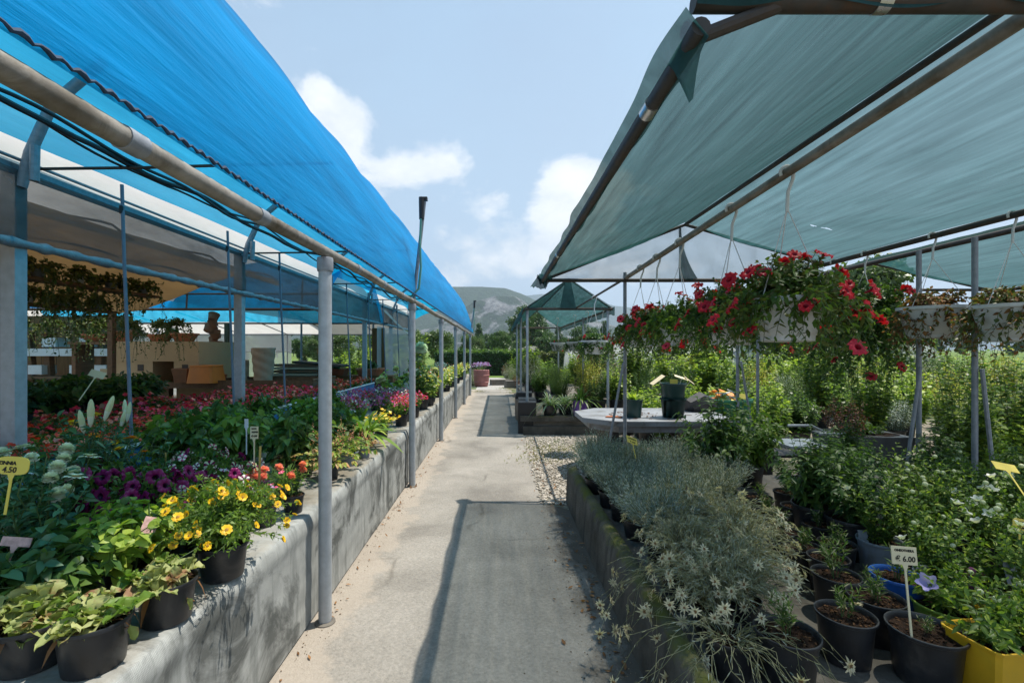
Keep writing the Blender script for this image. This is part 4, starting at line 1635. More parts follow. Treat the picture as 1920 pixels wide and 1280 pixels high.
# ---- trailing baskets
def P_trail(seed, heads, nh, lm, l2, n=120, L=.055, W=.028, reach=.40, fall=.44, up=.18, m=18):
    rng = np.random.default_rng(seed)
    Pl = stems(rng, n, up, reach, .09, k=9, droop=fall, hvar=.4, dome=.0, curve=.8, wig=.014)
    P2 = stems(rng, n * 2 // 3, up * 1.6, reach * .7, .06, k=7, hvar=.4, dome=.4, wig=.01)
    parts = [tubes(Pl, .0025, .0014) + (0,), tubes(P2, .0025, .0014) + (0,)]
    parts += [leaves_on(rng, Pl, m, .05, L, W, T_OVATE, 65, .35, .3) + (1,), leaves_on(rng, Pl, m // 2, .1, L, W, T_OVATE, 65, .35, .3) + (2,)]
    parts += [leaves_on(rng, P2, m, .1, L, W, T_OVATE, 60, .35, .2) + (1,), leaves_on(rng, P2, m // 2, .1, L, W, T_OVATE, 60, .35, .2) + (2,)]
    pr = Proto()
    pr.add('foliage', quads('foliage', parts, [g_stem, lm, l2]))
    if nh:
        a, d = tips(Pl)
        b, e = tips(P2)
        n1 = int(nh * .5)
        mid = Pl[:n1, 6]
        outw = unit(mid * np.array([1, 1, 0]) + np.array([0, 0, .1]))
        pr.heads('flower', heads, mid + outw * .04, outw, .8, 1.15, rng, .1)
        pr.heads('flower', heads, b[:nh - n1], e[:nh - n1], .8, 1.15, rng, .1)
        n3 = nh // 3
        ow = unit(a[-n3:] * np.array([1, 1, 0]) + np.array([0, 0, .15]))
        pr.heads('flower', heads, a[-n3:] + ow * .02, ow, .75, 1.05, rng, .1)
    return pr


PR_TRAIL = [P_trail(80, F_pet_r, 30, g_mid, g_olive), P_trail(81, F_pet_r, 26, g_mid, g_dark), P_trail(82, F_pet_r, 20, g_mid, g_fresh, 110), P_trail(89, F_pet_r, 16, g_mid, g_dark, 150, .06, .032, .42, .8, .2, 22)]
PR_TRAILD = [P_trail(83, None, 0, g_dry, g_olive, 90, .055, .034, .36, .5, .12, 16), P_trail(84, None, 0, g_olive, g_dry, 84, .055, .034, .35, .45, .12, 16)]
PR_TRAILG = [P_trail(85, F_pet_r, 4, g_dark, g_mid, 80, .055, .035, .3, .4, .1), P_trail(86, None, 0, g_dark, g_red, 90, .05, .03, .3, .55, .12)]
PR_IVY = [P_trail(87, None, 0, g_olive, g_mid, 22, .04, .03, .2, .35, .05, 9), P_trail(88, None, 0, g_olive, g_dark, 26, .04, .03, .24, .5, .05, 9)]


def P_shrub(seed, h, r, lm, l2, n=56, L=.125, W=.075, m=16, T=T_DIA, dome=.3, t0=.15):
    pr, Pl, rng = herb(seed, n, h, r, r * .3, m, t0, L, W, T, lm, 66, .3, .004, hvar=.6, dome=dome, curve=.75, mat2=l2, f2=.6)
    return pr


PR_SHRUB = {
    'lime': [P_shrub(90, 1.0, .36, g_fresh, g_lime), P_shrub(91, .85, .34, g_lime, g_fresh)],
    'green': [P_shrub(92, 1.0, .36, g_mid, g_fresh), P_shrub(93, .9, .38, g_mid, g_dark)],
    'dark': [P_shrub(94, .9, .32, g_dark, g_mid, 110, .05, .022), P_shrub(95, .7, .3, g_dark, g_hedge, 110, .05, .022)],
    'gold': [P_shrub(96, 1.0, .34, g_yell, g_lime, 90, .06, .03), P_shrub(97, 1.25, .3, g_yell, g_fresh, 60, .12, .06, 16)],
    'fine': [P_shrub(98, .8, .36, g_fresh, g_mid, 150, .05, .010, 26, T_NEEDLE), P_shrub(99, .6, .34, g_mid, g_fresh, 150, .05, .010, 26, T_NEEDLE)],
    'silver': [P_shrub(100, .8, .34, g_grey, g_edel, 110, .05, .016, 20), P_shrub(101, .6, .3, g_grey2, g_grey, 110, .05, .016, 20)],
    'climb': [P_shrub(102, 1.5, .34, g_mid, g_lime, 44, .11, .07, 24, T_OVATE, .15), P_shrub(103, 1.4, .34, g_fresh, g_olive, 44, .10, .065, 24, T_OVATE, .15)],
    'red': [P_shrub(104, .6, .26, g_red, g_dry, 40, .05, .03)],
}

# ------------------------------------------------------------------ left bench plants
ZB = .652


def bpx(px, py):
    return G(px, py, ZB)


def bl(name, label, cat, xy, pk, pr, s=1.0, group=None, rz=None, z=ZB, hz=1.0):
    return spawn(name, label, cat, (xy[0], xy[1], z), getpot(*pk) if pk else None, pr, random.uniform(0, 6.28) if rz is None else rz, s, group, hz=hz)


bl('potted_primrose', 'yellowing primrose in black pot, closest to the bottom left corner of the bench', 'potted plant', (-1.42, 1.43), ('black', .105, .135), PR_PRIM[0], 1.2, rz=.4, hz=1.25)
bl('potted_primrose', 'primrose in scuffed grey black pot with a withered brown flower stalk hanging over its rim', 'potted plant', (-1.225, 1.42), ('black', .098, .14), PR_PRIM[1], 1.1, rz=2.2, hz=1.2)
bl('potted_primrose', 'primrose with pale curled leaves in black pot, before the lime leaved plant', 'potted plant', (-1.175, 1.66), ('black', .095, .14), PR_PRIM[2], 1.18, rz=4.3, hz=1.25)
bl('potted_bidens', 'broad mound of small yellow daisy flowers spilling over its black pot by the bench edge', 'potted plant', (-1.165, 1.98), ('black', .10, .14), PR_BIDENS, 1.28)
bl('potted_bidens', 'second clump of yellow daisies just behind the broad yellow mound', 'potted plant', (-1.32, 2.22), ('black', .09, .12), PR_BIDENS, 1.0, rz=1)
bl('lime_leaved_plant', 'lime green leafy plant between the primroses and the yellow daisies', 'potted plant', (-1.43, 1.82), ('black', .09, .12), PR_LIME, 1.1)
bl('leafy_plant', 'dark broad leaved plant behind the front primroses', 'potted plant', (-1.62, 1.62), ('black', .09, .11), PR_BROADG[1], 1.05)
bl('leafy_plant', 'mid green broad leaved plant with pointed leaves beneath the white zinnias', 'potted plant', (-1.5, 1.6), ('black', .085, .10), PR_BROADG[0], .85)
bl('leafy_plant', 'fresh green broad leaved plant between the lime plant and the purple petunias', 'potted plant', (-1.62, 2.0), ('black', .09, .11), PR_BROADG[2], .9)
for i, (x, y, s, lab) in enumerate(((-1.78, 1.80, .95, 'white zinnias with dark foliage nearest the yellow price tag'), (-1.95, 2.05, 1.0, 'white zinnias with dark foliage just right of the square steel post'),
                                    (-2.2, 2.15, 1.05, 'tall white zinnias in the deep shade at the left edge of the photo'))):
    bl('potted_zinnia', lab, 'potted plant', (x, y), ('black', .09, .11), PR_ZINNIA, s, 'white zinnias on the bench')
bl('potted_zinnia', 'yellow flowered zinnia with long stems near the white lily buds', 'potted plant', (-2.25, 2.55), ('black', .09, .11), PR_YZIN, 1.15)
bl('potted_zinnia', 'yellow zinnia with a few flowers behind the purple petunias', 'potted plant', (-1.95, 2.65), ('black', .09, .11), PR_YZIN, .85)
bl('potted_lily', 'dark leaved lily with tall closed white buds behind the zinnias', 'potted plant', (-2.12, 2.38), ('black', .09, .12), PR_LILY, .92, rz=.6)
bl('potted_lily', 'lily with long white buds close to the blue tray', 'potted plant', (-2.3, 2.8), ('black', .09, .12), PR_LILY, .8, rz=2.6)
bl('potted_petunia', 'dark purple velvet petunias left of the striped ones', 'potted plant', (-1.72, 2.32), ('black', .09, .12), PR_PETP, 1.1, rz=.2, hz=1.5)
bl('potted_petunia', 'purple and white striped petunias behind the yellow daisies', 'potted plant', (-1.52, 2.5), ('black', .09, .12), PR_PETS, 1.0, hz=1.4)
bl('potted_petunia', 'purple and white striped petunias reaching up beside the cream price tag', 'potted plant', (-1.72, 2.78), ('black', .09, .12), PR_PETS2, 1.0, hz=1.6)
bl('potted_petunia', 'burgundy petunias half hidden behind the lime plant', 'potted plant', (-1.6, 2.18), ('black', .09, .12), PR_PETP, .95, rz=3, hz=1.5)
bl('potted_petunia', 'burgundy petunias deeper in the shade beside the zinnias', 'potted plant', (-1.98, 2.42), ('black', .09, .12), PR_PETP, 1.1, rz=5, hz=1.5)
bl('potted_petunia', 'striped petunias squeezed between the yellow daisies and the bamboo stake', 'potted plant', (-1.46, 2.3), ('black', .09, .12), PR_PETS2, .85, rz=1, hz=1.4)
bl('small_potted_flower', 'small black pot of salmon and pink flowers at the bench edge by the first pole', 'potted plant', (-1.21, 2.76), ('black', .062, .10), PR_SMALLF[0], 1.0)
bl('small_potted_flower', 'small black pot with pink and violet flowers hidden behind the yellow daisies', 'potted plant', (-1.27, 2.55), ('black', .058, .10), PR_SMALLF[1], .9)
bl('small_potted_flower', 'small pot of salmon flowers among thin grassy leaves', 'potted plant', (-1.37, 2.74), ('black', .058, .10), PR_SMALLF[2], 1.0)
bl('grassy_plant', 'thin arching grassy plant behind the small flower pots', 'potted plant', (-1.36, 3.0), ('black', .08, .11), PR_GRASS[0], .9)
bl('grassy_plant', 'darker grassy clump beside the cream price tag', 'potted plant', (-1.62, 3.05), ('black', .08, .11), PR_GRASS[0], .85, rz=2)
bl('grassy_plant', 'tall upright grassy clump near the blue tray', 'potted plant', (-2.3, 3.3), ('black', .08, .11), PR_GRASS[2], 1.1, rz=2)
rr = random.Random(5)
for i in range(26):
    x, y = -1.55 - 1.05 * rr.random(), 3.2 + 2.0 * i / 26 + .2 * rr.random()
    bl('leafy_plant', 'leafy green plant without flowers in the shaded middle of the bench', 'potted plant', (x, y), ('black', .08, .10),
       [PR_BROADG[0], PR_BROADG[2], PR_CHILI[2], PR_BROADG[0], PR_STRAP[1]][i % 5], [1.3, 1.3, .55, 1.25, 1.1][i % 5], 'leafy plants in the middle of the bench', hz=1.25 if i % 5 != 2 else .85)
for i, (x, y, s, lab) in enumerate(((-1.24, 3.42, 1.0, 'amber and lime heuchera spilling over the bench edge right behind the first round pole'),
                                    (-1.46, 3.5, 1.1, 'amber heuchera on the left of the first round pole'),
                                    (-1.23, 3.85, .95, 'reddish amber heuchera in a tilted grey pot'), (-1.4, 3.95, 1.0, 'green and amber heuchera before the strap leaved plants'))):
    bl('potted_heuchera', lab, 'potted plant', (x, y), ('grey' if i == 2 else 'black', .075, .12), PR_HEUCH[i % 3], s * 1.1, 'heucheras on the bench')
bl('potted_heuchera', 'small salmon flowered heuchera in a slim grey pot at the bench edge', 'potted plant', (-1.19, 4.12), ('grey', .06, .12), PR_HEUCH[1], .7)
bl('strap_leaved_plant', 'dark strap leaved clump behind the amber heucheras', 'potted plant', (-1.62, 4.55), ('black', .09, .13), PR_STRAP[0], 1.75)
bl('strap_leaved_plant', 'bright green strap leaved plant in dark pot overhanging the bench edge', 'potted plant', (-1.3, 4.55), ('black', .08, .15), PR_STRAP[1], 1.35)
bl('yellow_flower_pot', 'low pot of bright yellow flowers just left of the second pole', 'potted plant', (-1.28, 5.1), ('black', .08, .10), PR_YELLOW, 1.1)
for i in range(14):
    x, y = -1.45 - .85 * rr.random(), 5.3 + 2.2 * i / 14
    bl('violet_flower_pot', 'pot of clustered violet, magenta and white flowers on the bench near the second pole', 'potted plant', (x, y), ('black', .08, .11), PR_VIOLET[i % 4], 1.15, 'violet and white flowers on the bench', hz=1.2)
for i, (x, y) in enumerate(((-1.22, 5.85), (-1.25, 6.2), (-1.2, 6.6))):
    bl('magenta_flower_pot', 'pot of magenta red flowers at the bench edge past the second pole', 'potted plant', (x, y), ('black', .085, .14), PR_VIOLET[3], 1.0, 'magenta flowers at the bench edge', hz=1.2)
bl('potted_hydrangea', 'tall hydrangea with one big round pale green flower head', 'potted plant', (-1.24, 7.5), ('black', .12, .18), PR_HYDR, 1.12, rz=1)
bl('potted_hydrangea', 'shorter lime leaved hydrangea with pale heads at the bench edge', 'potted plant', (-1.25, 8.1), ('black', .11, .16), PR_HYDRL, .95)
bl('potted_hydrangea', 'lime leaved hydrangea standing behind the tall one', 'potted plant', (-1.75, 7.7), ('black', .11, .16), PR_HYDRL, 1.1)
t = bl('orange_flower_pot', 'single big orange flower above small leaves by the second pole', 'potted plant', (-1.27, 6.85), ('black', .08, .12), PR_BROADG[2], .7)
o = link('flower', F_oran[0], t)
o.location = (.0, .0, .38)
for i in range(20):
    x, y = -1.2 - .75 * rr.random() * (i % 3 > 0), 8.0 + 8.8 * i / 20
    bl('mixed_flower_pot', 'potted plant with pale and orange flowers along the far stretch of the bench', 'potted plant', (x, y), ('black', .10, .14), PR_ORWH[i % 3], 1.2, 'pale and orange flowers along the far bench', hz=1.15)


# ---- tags
def lettering(text, size, mat, parent, loc, rot, shear=0.0, spacing=1.0, bold=.0):
    cu_ = bpy.data.curves.new('lettering', 'FONT')
    cu_.body = text
    cu_.size = size
    cu_.shear = shear
    cu_.space_character = spacing
    cu_.align_x = 'CENTER'
    cu_.extrude = .0006
    cu_.offset = bold
    cu_.resolution_u = 2
    to = bpy.data.objects.new('tmp', cu_)
    COL.objects.link(to)
    dg = bpy.context.evaluated_depsgraph_get()
    me = bpy.data.meshes.new_from_object(to.evaluated_get(dg))
    bpy.data.objects.remove(to)
    me.materials.clear()
    me.materials.append(mat)
    o = link('lettering', me, parent)
    o.location = loc
    o.rotation_euler = rot
    return o


def tagsign(label, loc, w, h, stick, mat, lines, rz=0, tilt=0, lean=0, round_=False, name='price_tag', ptilt=0):
    """flat plastic plant label on a stick; base of the stick at loc"""
    t = thing(name, label, 'plant tag', loc, rz)
    t.rotation_euler = (tilt, lean, rz)
    m = MB()
    th = .0018
    if round_:
        n = 24
        vs = []
        for yy in (-th, th):
            for k in range(n):
                a = 2 * PI * k / n
                c, s = math.cos(a), math.sin(a)
                q = (abs(c) ** 4 + abs(s) ** 4) ** .25
                vs.append((w / 2 * c / q, yy, stick + h / 2 + h / 2 * s / q))
        fs = [tuple(range(n)), tuple(reversed(range(n, 2 * n)))] + [(k + n, (k + 1) % n + n, (k + 1) % n, k) for k in range(n)]
        m.add(vs, fs)
    else:
        m.box((0, 0, stick + h / 2), (w, th * 2, h))
    if ptilt:
        m.v = [(a, b, c - stick) for a, b, c in m.v]
    o = m.build('plate', mat, t)
    if ptilt:
        o.location = (0, 0, stick)
        o.rotation_euler = (ptilt, 0, 0)
    m = MB()
    m.box((0, .0005, stick * .5), (.008, .003, stick))
    m.add([(-.012, -th, stick), (.012, -th, stick), (.004, -th, stick - .022), (-.004, -th, stick - .022)], [(3, 2, 1, 0)])
    m.build('stick', mat, t)
    for (txt, size, dz, dx) in lines:
        lettering(txt, size, m_ink, t, (dx, -th - .0008, stick + dz), (PI / 2, 0, 0), .08, 1.0, .0006)
    return t


x, y, z = P(17, 872, 1.62)
tagsign('yellow rounded price tag with handwritten 4.50 among the white zinnias', (x - .015, y, z - .17), .105, .062, .135, m_tag_y, [('ZINNIA', .017, .034, -.018), ('4.50', .027, .008, -.008)], R(4), R(-6), R(4), True)
x, y, z = P(476, 812, 2.75)
tagsign('cream square price tag standing among the shaded green plants', (x, y, z - .27), .055, .072, .235, m_tag_c, [('NANA', .015, .035, .006), ('€ 4.00', .015, .012, .002), ('SALVIA', .011, .056, 0)], R(-14), R(-4), R(-3))
x, y, z = P(462, 793, 3.3)
tagsign('narrow white plant label farther back than the cream price tag', (x, y, z - .22), .028, .06, .19, m_tag_w, [], R(-10))
x, y, z = P(55, 1008, 1.68)
tagsign('white rounded label with two dark dots stuck below the zinnias', (x, y, z - .09), .05, .05, .06, m_tag_w, [('.', .05, .028, -.006), ('.', .05, .012, .006)], R(12), R(-25), R(28), True)
x, y, z = P(14, 1018, 1.6)
tagsign('pinkish printed plant label at the very left edge', (x, y, z - .07), .09, .03, .055, m_tag_p, [], R(10), R(-20), R(8))
x, y, z = P(262, 985, 1.78)
tagsign('pale printed plant label curled among the lime leaves', (x, y, z - .09), .05, .06, .06, m_tag_p, [], R(30), R(-30), R(20))
x, y, z = P(484, 870, 2.6)
m = MB()
m.tube([(x, y, .70), (x + .012, y, z + .1)], .0065, 8)
tag(m.build('bamboo_stake', plain('bamboo', (.42, .30, .08), .6, 0, .2, 20)), 'short yellow bamboo stake beside the cream price tag', 'stake')
x, y, z = P(310, 855, 2.7)
m = MB()
m.tube([(x, y, .70), (x, y, z + .02)], .005, 8)
tag(m.build('bamboo_stake', MATS['bamboo']), 'thin bamboo stake among the purple petunias', 'stake')

# ------------------------------------------------------------------ blue tray tables with red flowers
ZT = .78


def tray_table(name, label, x0, x1, y0, y1, z, mat, rim):
    t = thing(name, label, 'table', ((x0 + x1) / 2, (y0 + y1) / 2, 0))
    cx, cy = (x0 + x1) / 2, (y0 + y1) / 2
    m = MB()
    m.box((0, 0, z), (x1 - x0 - .02, y1 - y0 - .02, .02))
    for sx in (-1, 1):
        m.box((sx * (x1 - x0) / 2, 0, z - .06), (.012, y1 - y0, .28))
    for sy in (-1, 1):
        m.box((0, sy * (y1 - y0) / 2, z - .06), (x1 - x0 - .014, .012, .28))
    m.build('tray', mat, t)
    m = MB()
    for sx in (-1, 1):
        m = MB()
        m.tube([(sx * (x1 - x0) / 2, -(y1 - y0) / 2, z + .085), (sx * (x1 - x0) / 2, (y1 - y0) / 2, z + .085)], .017, 8)
        m.build('rim', rim, t)
    for yy in np.arange(y0 + .4, y1, 1.5):
        for sx in (-1, 1):
            p = MB()
            p.box((sx * (x1 - x0) / 2 * .9, yy - cy, (z - .2) / 2), (.05, .05, z - .2))
            p.build('leg', m_galvd, t)
    return t


tray_table('tray_table', 'long blue tray table with white rim holding red flowers behind the bench', -4.35, -2.80, 1.4, 10.5, ZT, m_bluetray, m_trayrim)
n = 0
for iy in range(34):
    for ix in range(6):
        x = -2.95 - ix * .25 + rr.uniform(-.04, .04)
        y = 1.6 + iy * .262 + rr.uniform(-.05, .05)
        pr = PR_REDBED[(ix * 7 + iy * 3) % 3] if iy < 11 else (PR_PINKBED[iy % 2] if (iy + ix) % 3 and iy < 24 else PR_REDBED[ix % 3])
        spawn('red_bedding_plant', 'red flowering bedding plant in the blue tray table', 'bedding plant', (x, y, ZT + .01), None, pr, rr.uniform(0, 6.28), rr.uniform(.8, 1.25), 'red bedding plants in the blue tray')
# dim foliage plants in the dark bay behind the square post
for i in range(22):
    x, y = -4.8 - 1.0 * rr.random(), 3.9 + 2.9 * i / 22
    spawn('begonia_plant', 'olive leaved begonia in the dim bay behind the square steel post', 'potted plant', (x, y, .82), getpot('black', .09, .12), PR_BROADG[(0, 1, 0)[i % 3]], rr.uniform(0, 6.28), 1.45, 'begonias in the dim bay')
tray_table('tray_table', 'low dark shelf of begonias in the dim bay of the greenhouse', -5.95, -4.62, 3.6, 7.0, .80, m_wood, m_wood)

# ------------------------------------------------------------------ greenhouse interior
t = thing('sales_counter', 'tan boxy counter with a dark doorway and two small windows', 'counter', (-6.02, 8.8, 0))
m = MB()
D0 = .55
m.box((-.42, 0, 1.22), (.70, D0 * 2, .36))
m.box((.52, 0, 1.22), (.44, D0 * 2, .36))
m.box((.115, .3, 1.22), (.37, .5, .36))
m.box((.0, 0, 1.575), (1.48, D0 * 2 + .02, .35))
m.build('body', m_card, t)
m = MB()
m.box((.1, 0, .985), (2.3, 1.3, .10))
m.build('top', m_wood, t)
for dx in (-.9, .15, 1.1):
    p = MB()
    p.box((dx, -.5, .465), (.14, .12, .93))
    p.build('leg', m_wood, t)
for dx in (-.28, .50):
    p = MB()
    p.box((dx, -D0 - .006, 1.29), (.10, .01, .11))
    p.build('window', m_dpipe, t)
for i, (x, r, h, lab) in enumerate(((-7.55, .24, .14, 'wide low terracotta bowl at the end of the row on the tan counter'), (-7.05, .2, .2, 'tall terracotta bowl upside down on the tan counter'),
                                    (-6.35, .22, .14, 'low terracotta bowl between two others on the tan counter'), (-5.9, .24, .16, 'flared terracotta bowl nearest the rod on the tan counter'))):
    t = thing('terracotta_bowl', lab, 'bowl', (x, 8.8, 1.752), 0, 'terracotta bowls on the counter')
    link('bowl', pot(r, h, m_terra, .2, 0, False, 24, .6)[0][0][1], t)
m = MB()
m.box((-7.35, 8.8, 1.725), (1.05, .5, .05))
for dx in (-.45, .45):
    m.box((-7.35 + dx, 8.8, .85), (.07, .4, 1.699))
tag(m.build('plank_stand', m_wood), 'wooden plank stand beside the tan counter carrying two terracotta bowls', 'stand')
t = thing('pot_tower', 'wobbly tower of stacked small terracotta pots behind the counter', 'pot stack', (-5.95, 9.7, 1.35))
for i in range(8):
    l = link('pot', pot(.09 + .02 * (i % 3), .15, m_terra, .2, 0, False, 16)[0][0][1], t)
    l.location = (.06 * (-1) ** i * (i % 3), .02 * i, i * .125)
    l.rotation_euler = (R(25 * (-1) ** i), R(12 * (i % 3 - 1)), 0)
m = MB()
m.box((-5.9, 9.7, .67), (1.2, .5, 1.34))
tag(m.build('storage_box', m_card), 'plain tan box carrying the terracotta pot tower', 'box')
t = thing('orange_planter', 'orange square planter leaning on the counter front', 'planter', (-5.05, 8.1, 1.037))
link('pot', pot(.2, .30, m_orange, .1, .9, False, 32, 1.15)[0][0][1], t)
m = MB()
m.lathe([(.14, 0), (.19, .24), (.17, .25), (.12, .01)], 4, (-5.45, 8.12, 1.037), 0)
tag(m.build('brown_planter', plain('brown_plastic', (.20, .08, .03), .6)), 'small brown square planter beside the orange one', 'planter')


def ribbed(name, label, loc, r, h, mat):
    m = MB()
    prof = [(.001, 0), (r * .72, 0)]
    nr = 14
    for i in range(nr * 2 + 1):
        q = i / (nr * 2)
        prof.append((r * (.72 + .28 * q) * (1.0 + (.025 if i % 2 else -.01)), .01 + q * (h - .02)))
    prof += [(r, h), (r * .93, h), (r * .9, h - .04), (r * .85, h * .6)]
    wv = snoise(int(r * 1000), 3, 30, 5)
    m.lathe(prof, 28, wob=lambda a, z: .006 * math.sin(3 * a + z * 40))
    t = thing(name, label, 'planter', loc)
    link('pot', m.mesh('pot', mat, angle=180), t)
    s = MB()
    s.disc(r * .86, h * .8, 20)
    s.build('soil', m_soil, t)
    return t


ribbed('ribbed_planter', 'tallest beige wavy ribbed planter, right of the square post', (-4.22, 8.4, 1.02), .2, .62, m_beigepot)
ribbed('ribbed_planter', 'grey beige ribbed planter next to the orange planter', (-4.72, 8.55, 1.02), .15, .40, m_beigepot)
ribbed('ribbed_planter', 'slim beige ribbed planter just left of the square post', (-4.5, 8.9, 1.02), .15, .5, m_beigepot)
t = tray_table('display_bench', 'dark wooden display bench holding the beige ribbed planters', -4.9, -3.2, 8.05, 9.15, 1.0, m_wood, m_wood)
# stacked trays
t = thing('stacked_trays', 'stack of pale wooden trays with dark lids at the back of the greenhouse', 'tray stack', (-4.9, 11.5, .0))
for i in range(6):
    p = MB()
    p.box((rr.uniform(-.04, .04), 0, .86 + i * .075), (1.1, .6, .055))
    p.build('tray', m_wood if i % 2 else m_beigepot, t)
p = MB()
p.box((.55, 0, 1.26), (1.2, .6, .05), Matrix.Rotation(R(5), 3, 'Y'))
p.build('lid', m_dpipe, t)
p = MB()
p.box((0, 0, .41), (1.9, .8, .82))
p.build('base', m_wood, t)
for i in range(3):
    t = thing('terracotta_trough', 'low terracotta trough on the wooden ledge beyond the red flowers', 'trough', (-3.35 - .9 * i, 12.2, .95), 0, 'terracotta troughs on the far ledge')
    link('pot', pot(.33, .18, m_terra, .25, .8, True, 24)[0][0][1], t)
    link('foliage', PR_BROADG[i].ch[0][1], t).location = (0, 0, .14)
m = MB()
m.box((-4.4, 12.2, .86), (3.4, .6, .17))
m.box((-4.4, 12.2, .4), (3.0, .5, .74))
tag(m.build('wooden_ledge', m_woodg), 'long wooden ledge at the back carrying terracotta troughs', 'ledge')
# hanging shelves with trailing plants below the tan awning
for (x, z, y0, y1, lab) in ((-4.8, 2.33, 2.2, 6.5, 'upper hanging plank shelf of trailing plants below the tan awning'), (-5.4, 2.12, 2.2, 6.5, 'lower hanging plank shelf of trailing plants below the tan awning')):
    t = thing('hanging_shelf', lab, 'shelf', (x, (y0 + y1) / 2, z))
    m = MB()
    m.box((0, 0, 0), (.22, y1 - y0, .03))
    m.build('plank', m_wood, t)
    for yy in (-1.6, 0, 1.6):
        m = MB()
        m.tube([(0, yy, .01), (0, yy, .5)], .005, 6)
        m.build('hanger', m_dpipe, t)
    for j in range(9):
        spawn('ivy_pot', 'small pot with trailing ivy on the %s hanging shelf' % lab.split()[0], 'potted plant', (x + rr.uniform(-.03, .03), y0 + .2 + j * .49, z + .016),
              getpot('grey' if j % 3 else 'white', .07, .11), PR_IVY[j % 2], rr.uniform(0, 6.28), 1.5, 'ivy pots on the %s hanging shelf' % lab.split()[0])
for i in range(3):
    t = thing('terracotta_pot', 'small plain terracotta pot standing on the edge of the wooden counter top', 'pot', (-5.0 - .17 * i, 8.25 + .13 * (i % 2) + .25, 1.037), 0, 'small terracotta pots on the counter top')
    link('pot', pot(.065, .12, m_terra, .2, 0, False, 18)[0][0][1], t)
for i in range(7):
    t = thing('carton', 'closed brown carton stacked beside the shelving unit', 'box', (-8.05 + .02 * (i % 3), 9.9 + .1 * (i % 2), .02 + .0 * i + .30 * (i // 2)), R(6 * (i % 3) - 5), 'cartons by the shelving unit')
    t.location.x += .46 * (i % 2)
    m = MB()
    m.box((0, 0, .145), (.44, .36, .29))
    m.build('carton', m_card, t)
    m = MB()
    m.box((0, 0, .2905), (.05, .362, .003))
    m.box((0, -.1815, .24), (.05, .002, .10))
    m.build('tape', m_beigepot, t)
for i in range(10):
    x = -9.0 + .42 * i
    spawn('hanging_vine', 'straggly vine hanging from the awning edge in the dim greenhouse', 'plant', (x, 7.6 + .1 * (i % 3), 2.02), None, PR_IVY[i % 2], i, 1.3, 'vines hanging in the dim greenhouse')
# white and brown shelving unit at the back left
t = thing('shelving_unit', 'wooden shelving unit with white boards and boxes far back in the greenhouse', 'shelves', (-9.4, 10.4, 0))
for dx in (-.95, -.55, .1, .55, 1.0):
    p = MB()
    p.box((dx, 0, 1.05), (.12, .12, 2.1), Matrix.Rotation(R(4 * (-1 if dx < 0 else 1)), 3, 'Y'))
    p.build('upright', m_wood, t)
for z in (.5, 1.0, 1.55, 2.0):
    p = MB()
    p.box((0, 0, z), (2.2, .5, .06 if z != 1.55 else .16))
    p.build('shelf', m_whitepot if z in (1.55,) else m_wood, t)
for (dx, z) in ((-.6, .55), (.3, .55), (.75, .55), (-.7, 1.05), (.2, 1.05), (.7, 1.05), (-.4, 1.65), (.4, 1.65)):
    p = MB()
    p.box((dx, -.02, z + .12), (.3, .35, .2))
    p.build('box', m_whitepot, t)
t = thing('shed_wall', 'amber wooden hut wall in the dark far corner of the greenhouse', 'hut wall', (-11.2, 10.9, 0))
p = MB()
for i in range(14):
    p.box((-2.4 + i * .36, .3, 1.2), (.345, .04, 2.4 + .02 * (i % 3)))
p.build('boards', m_woodg, t)
for i, (x, z) in enumerate(((-8.3, 1.95), (-7.5, 1.98), (-6.9, 1.95), (-7.9, 2.0))):
    spawn('hanging_basket', 'dim hanging basket against the pale back wall of the greenhouse', 'hanging basket', (x, 9.5 + .2 * i, z - .1), getpot('terra', .12, .14), PR_TRAILG[i % 2], i, .6, 'dim hanging baskets inside the greenhouse')
# yellowish price label on a stem inside
x, y, z = P(148, 688, 4.2)
tagsign('pale blank tag on a thin stem above the dim begonias', (x, y, z - .3), .12, .07, .26, m_tag_c, [], R(25), R(-35), R(20))
# green plants beyond the greenhouse far side
for i in range(9):
    spawn('tall_shrub', 'tall sunlit shrub outside the far side of the greenhouse', 'shrub', (-6.5 + 3.2 * i / 8, 18.2 + rr.uniform(0, 1.5), 0), None, PR_SHRUB[['green', 'lime', 'climb'][i % 3]][i % 2], i, 1.75, 'sunlit shrubs behind the greenhouse')

# ------------------------------------------------------------------ right hand bed
ZR = .30
bed = thing('raised_bed', 'low mossy concrete edged bed along the path holding the silver plants', 'raised bed', (.8, 2.6, 0))
m = MB()
be = snoise(111, 4, 9, 9)


def kerb(u, w):
    y = -.4 + 5.35 * u
    prof = [(.70, 0), (.71, .12), (.715, .25), (.72, .33), (.735, .362), (.77, .372), (.805, .366), (.82, .34), (.822, .2)]
    x, z = prof[int(round(w * 8))]
    return (x - .8 + .012 * be(y, z * 3), y - 2.6, z + .008 * be(y * 2, x * 9) * (z > .2))


